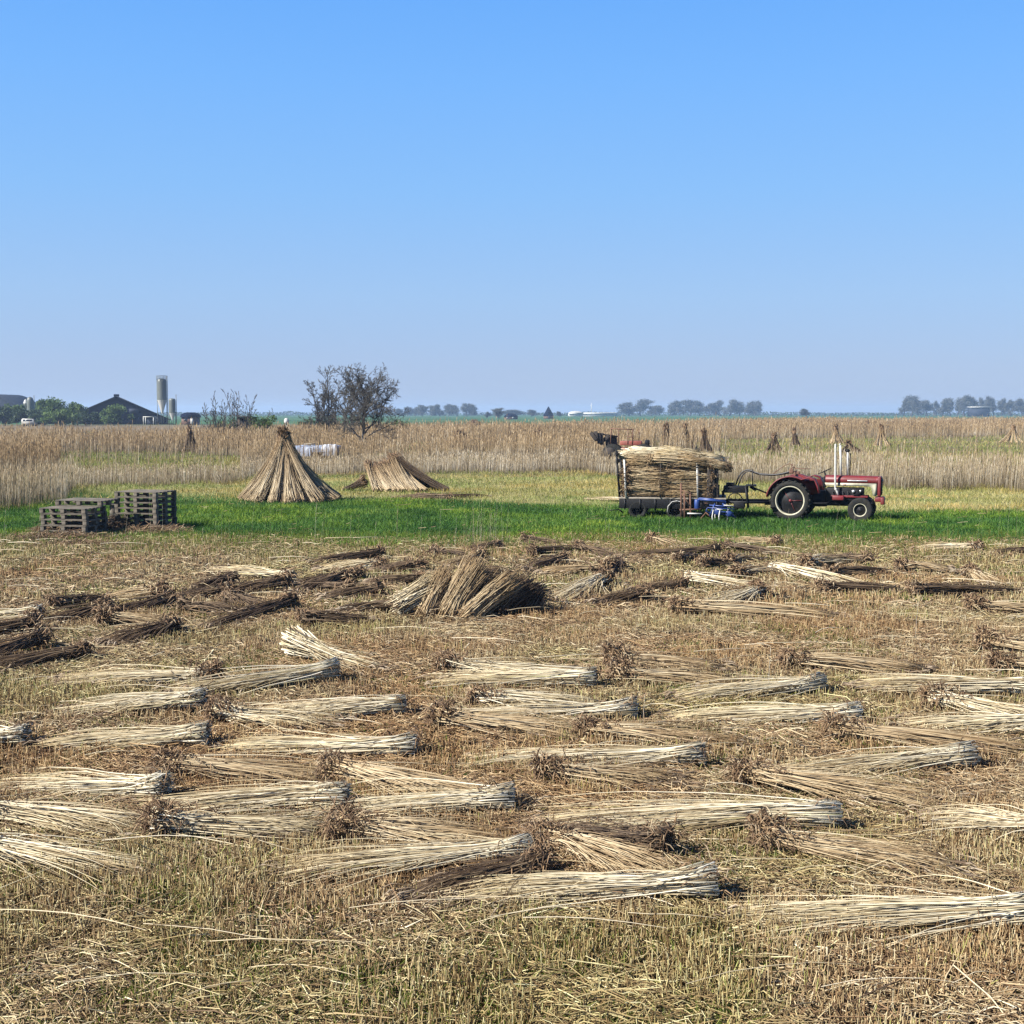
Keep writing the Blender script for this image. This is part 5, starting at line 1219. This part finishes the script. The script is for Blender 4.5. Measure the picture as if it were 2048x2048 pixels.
def silo(u, vtop, vcone, vbot, wpx, label, D=DB-6, rail=True, dome=False):
    x, zt = bp_(u, vtop, D); _, zc = bp_(u, vcone, D); _, zb = bp_(u, vbot, D); r_ = wpx/2/F*D
    S_ = empty('silo', (x, D, 0)); tag(S_, label, 'silo')
    top = [(r_, zt), (r_*.9, zt+r_*.35), (r_*.3, zt+r_*.5), (0, zt+r_*.52)] if not dome else [(r_, zt), (r_*.8, zt+r_*.6), (r_*.4, zt+r_*.9), (0, zt+r_)]
    g = Geo().lathe([(r_, zc)]+[(r_*(1.012 if k % 2 else 1), zc+(zt-zc)*k/12) for k in range(1, 12)]+top, S=24); g.build('tank', M['silo'], S_, True)
    if vbot > vcone+1: Geo().lathe([(.25, zb), (.25, zb+.2), (r_*.995, zc)], S=24).build('hopper', M['white'], S_, True)
    for a_ in np.linspace(.5, 6.28+.5, 5)[:-1]: Geo().tube([(r_*.97*math.cos(a_), r_*.97*math.sin(a_), 0), (r_*.97*math.cos(a_), r_*.97*math.sin(a_), zc+.2)], .09, 6).build('leg', M['silo'], S_)
    g = Geo()
    for s in (-.25, .25): g.tube([(r_+.25, s, .4), (r_+.25, s, zt+1.6)], .06, 5)
    for k in range(int(zt/.6)): g.tube([(r_+.25, -.25, .6+.6*k), (r_+.25, .25, .6+.6*k)], .04, 4)
    g.build('ladder', M['silo'], S_)
    if rail:
        g = Geo(); 
        for a_ in np.linspace(0, 6.283, 9)[:-1]: g.tube([(r_*math.cos(a_), r_*math.sin(a_), zt), (r_*math.cos(a_), r_*math.sin(a_), zt+1.5)], .06, 5)
        for zz in (zt+.9, zt+1.5): g.tube([(r_*math.cos(a_), r_*math.sin(a_), zz) for a_ in np.linspace(0, 6.283, 20)], .07, 5, False)
        g.build('railing', M['silo'], S_)
    return S_
silo(323, 762, 800, 827, 19, 'tall grey feed silo with railing and white hopper right of the barn')
silo(344, 800, 826, 840, 13, 'short grey silo right beside the tall one', D=DB-10, rail=False)
silo(60, 800, 845, 845, 13, 'small domed silo with white top among the trees at left', D=420, rail=False, dome=True)
x, z = bp_(51, 797, 421); w2 = empty('silo', (x, 421, 0)); tag(w2, 'narrow white capped silo touching the small domed one', 'silo')
Geo().lathe([(0.75, 0), (.75, z-1.6)], S=16).build('tank', M['silo'], w2, True); Geo().lathe([(.76, z-1.6), (.45, z-.7), (0, z-.1)], S=16).build('cap', M['white'], w2, True)
# curved grey roof at the left edge
D = 520; cs = empty('barn', (at(0, 826, D).x, D, 0)); tag(cs, 'hazy grey curved roof barn at the left edge behind the trees', 'barn')
arc = [(-14+24*t, 4.5+6.6*math.sin(math.pi*min(1, max(0, .12+.88*t)))**.8*1.0) for t in np.linspace(0, 1, 14)]
arc = [(-16+26*t, 4.0+7.2*math.cos((t-.42)*math.pi*.98)) for t in np.linspace(0, 1, 16)]
Geo().prism([(-16, 0), (10, 0)]+arc[::-1], 0, 30).build('wall', M['roofgrey'], cs); g = Geo()
g.prism(arc+[(a_*1.01, b_+.25) for a_, b_ in arc[::-1]], -.5, 30.5); g.build('roof', M['roofgrey'], cs)
# small dark house right of the silos
D = 370; x, z = bp_(376, 826, D); hs_ = empty('house', (x, D, 0)); tag(hs_, 'small dark round roofed house right of the short silo', 'house')
Geo().box((0, 3, 1.2), (4.0, 6, 2.4)).build('wall', M['brick'], hs_)
Geo().prism([(2.3*math.cos(a_), 2.2+1.5*math.sin(a_)) for a_ in np.linspace(0, math.pi, 12)], -.3, 6.3).build('roof', M['navy'], hs_)
Geo().box((1.1, -.05, 1.1), (.8, .08, 1.9)).build('door', M['white'], hs_)
Geo().box((-.8, -.05, 1.5), (.9, .08, .8)).build('window', M['glass'], hs_)
D = 180; x, z = bp_(488, 832, D); hs_ = empty('shelter', (x, D, 0)); tag(hs_, 'low dark flat roofed shelter between the saplings and green bush', 'shelter')
Geo().box((0, 1, 2.98), (2.9, 2.6, .12), (0, .07, 0)).build('roof', M['plank'], hs_); Geo().box((0, 1.6, 1.45), (2.5, 1.2, 2.9)).build('wall', M['plank'], hs_)
# pyramid barn, farmhouse, far sheds
D = 760; x, z = bp_(1097, 813, D); py = empty('barn', (x, D, 0)); tag(py, 'small distant barn with steep dark pyramid roof on the horizon', 'barn')
w = 21/F*D/2; Geo().box((0, 0, .9), (2*w*.92, 2*w*.92, 1.8)).build('wall', M['brick'], py)
Geo().add([(-w, -w, 1.8), (w, -w, 1.8), (w, w, 1.8), (-w, w, 1.8), (-.2, 0, z), (.2, 0, z)], [[[0, 1, 5, 4], [2, 3, 4, 5], [0, 3, 2, 1]], [[1, 2, 5], [3, 0, 4]]]).build('roof', M['navy'], py)
Geo().box((w*.1, -w*.95, .9), (1.2, .1, 1.5)).build('door', M['roofgrey'], py)
x, z = bp_(1022, 829, 700); fh = empty('farmhouse', (x, 700, 0)); tag(fh, 'low dark distant farmhouse with a rounded hip roof and white front', 'farmhouse')
Geo().box((0, 0, .8), (7.5, 6, 1.6)).build('wall', M['brick'], fh); Geo().add([(-4.2, -3.4, 1.6), (4.2, -3.4, 1.6), (4.2, 3.4, 1.6), (-4.2, 3.4, 1.6), (-1.8, 0, z+.6), (1.4, 0, z+.6)], [[[0, 1, 5, 4], [2, 3, 4, 5], [0, 3, 2, 1]], [[1, 2, 5], [3, 0, 4]]]).build('roof', M['navy'], fh)
for sx in (-2, 1.2): Geo().box((sx, -3.05, 1.0), (1.2, .1, .9)).build('window', M['white'], fh)
D = 1300
for (u0, u1, vt, lb, arcd) in ((1137, 1166, 822, 'white arched greenhouse on the horizon left of the long white sheds', True), (1166, 1236, 826, 'long flat white roofed shed on the horizon behind the trailer', False)):
    x0, x1 = bp_(u0, 826, D)[0], bp_(u1, 826, D)[0]; zt = max(H-(vt-826)/F*D, 3.6); s_ = empty('greenhouse' if arcd else 'shed', ((x0+x1)/2, D, 0)); tag(s_, lb, 'greenhouse' if arcd else 'shed'); hw = (x1-x0)/2
    Geo().box((0, 6, 1.3), (2*hw, 12, 2.6)).build('wall', M['offwhite'], s_)
    pl = [(hw*1.02*math.cos(a_), 2.6+(zt-2.6)*math.sin(a_)) for a_ in np.linspace(0, math.pi, 14)] if arcd else [(-hw*1.02, 2.6), (hw*1.02, 2.6), (hw*.9, zt+.5), (-hw*.9, zt+.5)]
    Geo().prism(pl, -1, 13).build('roof', M['white'], s_)
x, z = bp_(1962, 813, 1250); s_ = empty('farmhouse', (x, 1250, 0)); tag(s_, 'farm building with bright white roof strip among the right hand horizon trees', 'farmhouse')
Geo().box((0, 6, (z-1)/2), (18.5, 10, z-1)).build('wall', M['roofgrey'], s_); Geo().prism([(-10, z-1), (10, z-1), (9.6, z-.1), (-9.6, z-.1)], 0, 12).build('roof', M['white'], s_)
x, z = bp_(1183, 806, 1400); s_ = empty('mast', (x, 1400, 0)); tag(s_, 'faint thin mast on the horizon above the far white sheds', 'mast')
Geo().tube([(0, 0, 0), (0, 0, z)], [.6, .25], 6).build('pole', M['offwhite'], s_); Geo().box((0, 0, z*.8), (2.2, .4, .4)).build('crossarm', M['offwhite'], s_)
# white van by the trees
D = 335; x, z = bp_(60, 850, D); v = empty('van', (x, D, 0), 0); tag(v, 'white low van parked before the dark trees at far left', 'van')
Geo().prism([(-1.9, .35), (1.9, .35), (1.95, 1.0), (1.3, 1.15), (1.0, 1.95), (-1.7, 2.0), (-1.9, 1.6)], -.9, .9).build('body', M['white'], v)
Geo().prism([(-1.6, 1.3), (1.05, 1.3), (.88, 1.75), (-1.55, 1.8)], -.92, .92).build('window', M['glass'], v)
for sx in (-1.2, 1.25):
    for sy in (-.8, .8): Geo().lathe([(0, -.1), (.3, -.1), (.33, 0), (.3, .1), (0, .1)], (sx, sy, .33), 'Y', 16).build('wheel', M['rubber'], v)
# small white object beyond the cone top, kind unknown, built as an egg on a leg
x, z = bp_(573, 842, 200); s_ = Geo().lathe([(0, -.5), (.35, -.42), (.42, 0), (.25, .42), (0, .5)], (0, 0, 0), 'Z', 14).build('white_object', M['white'], None, True); s_.location = (x, 200, z)
g = Geo().tube([(0, 0, -z), (0, 0, -.4)], .06, 6).build('leg', M['silo'], s_)
tag(s_, 'small white egg shaped object of unknown kind showing just above the tip of the tall cone', 'tank')
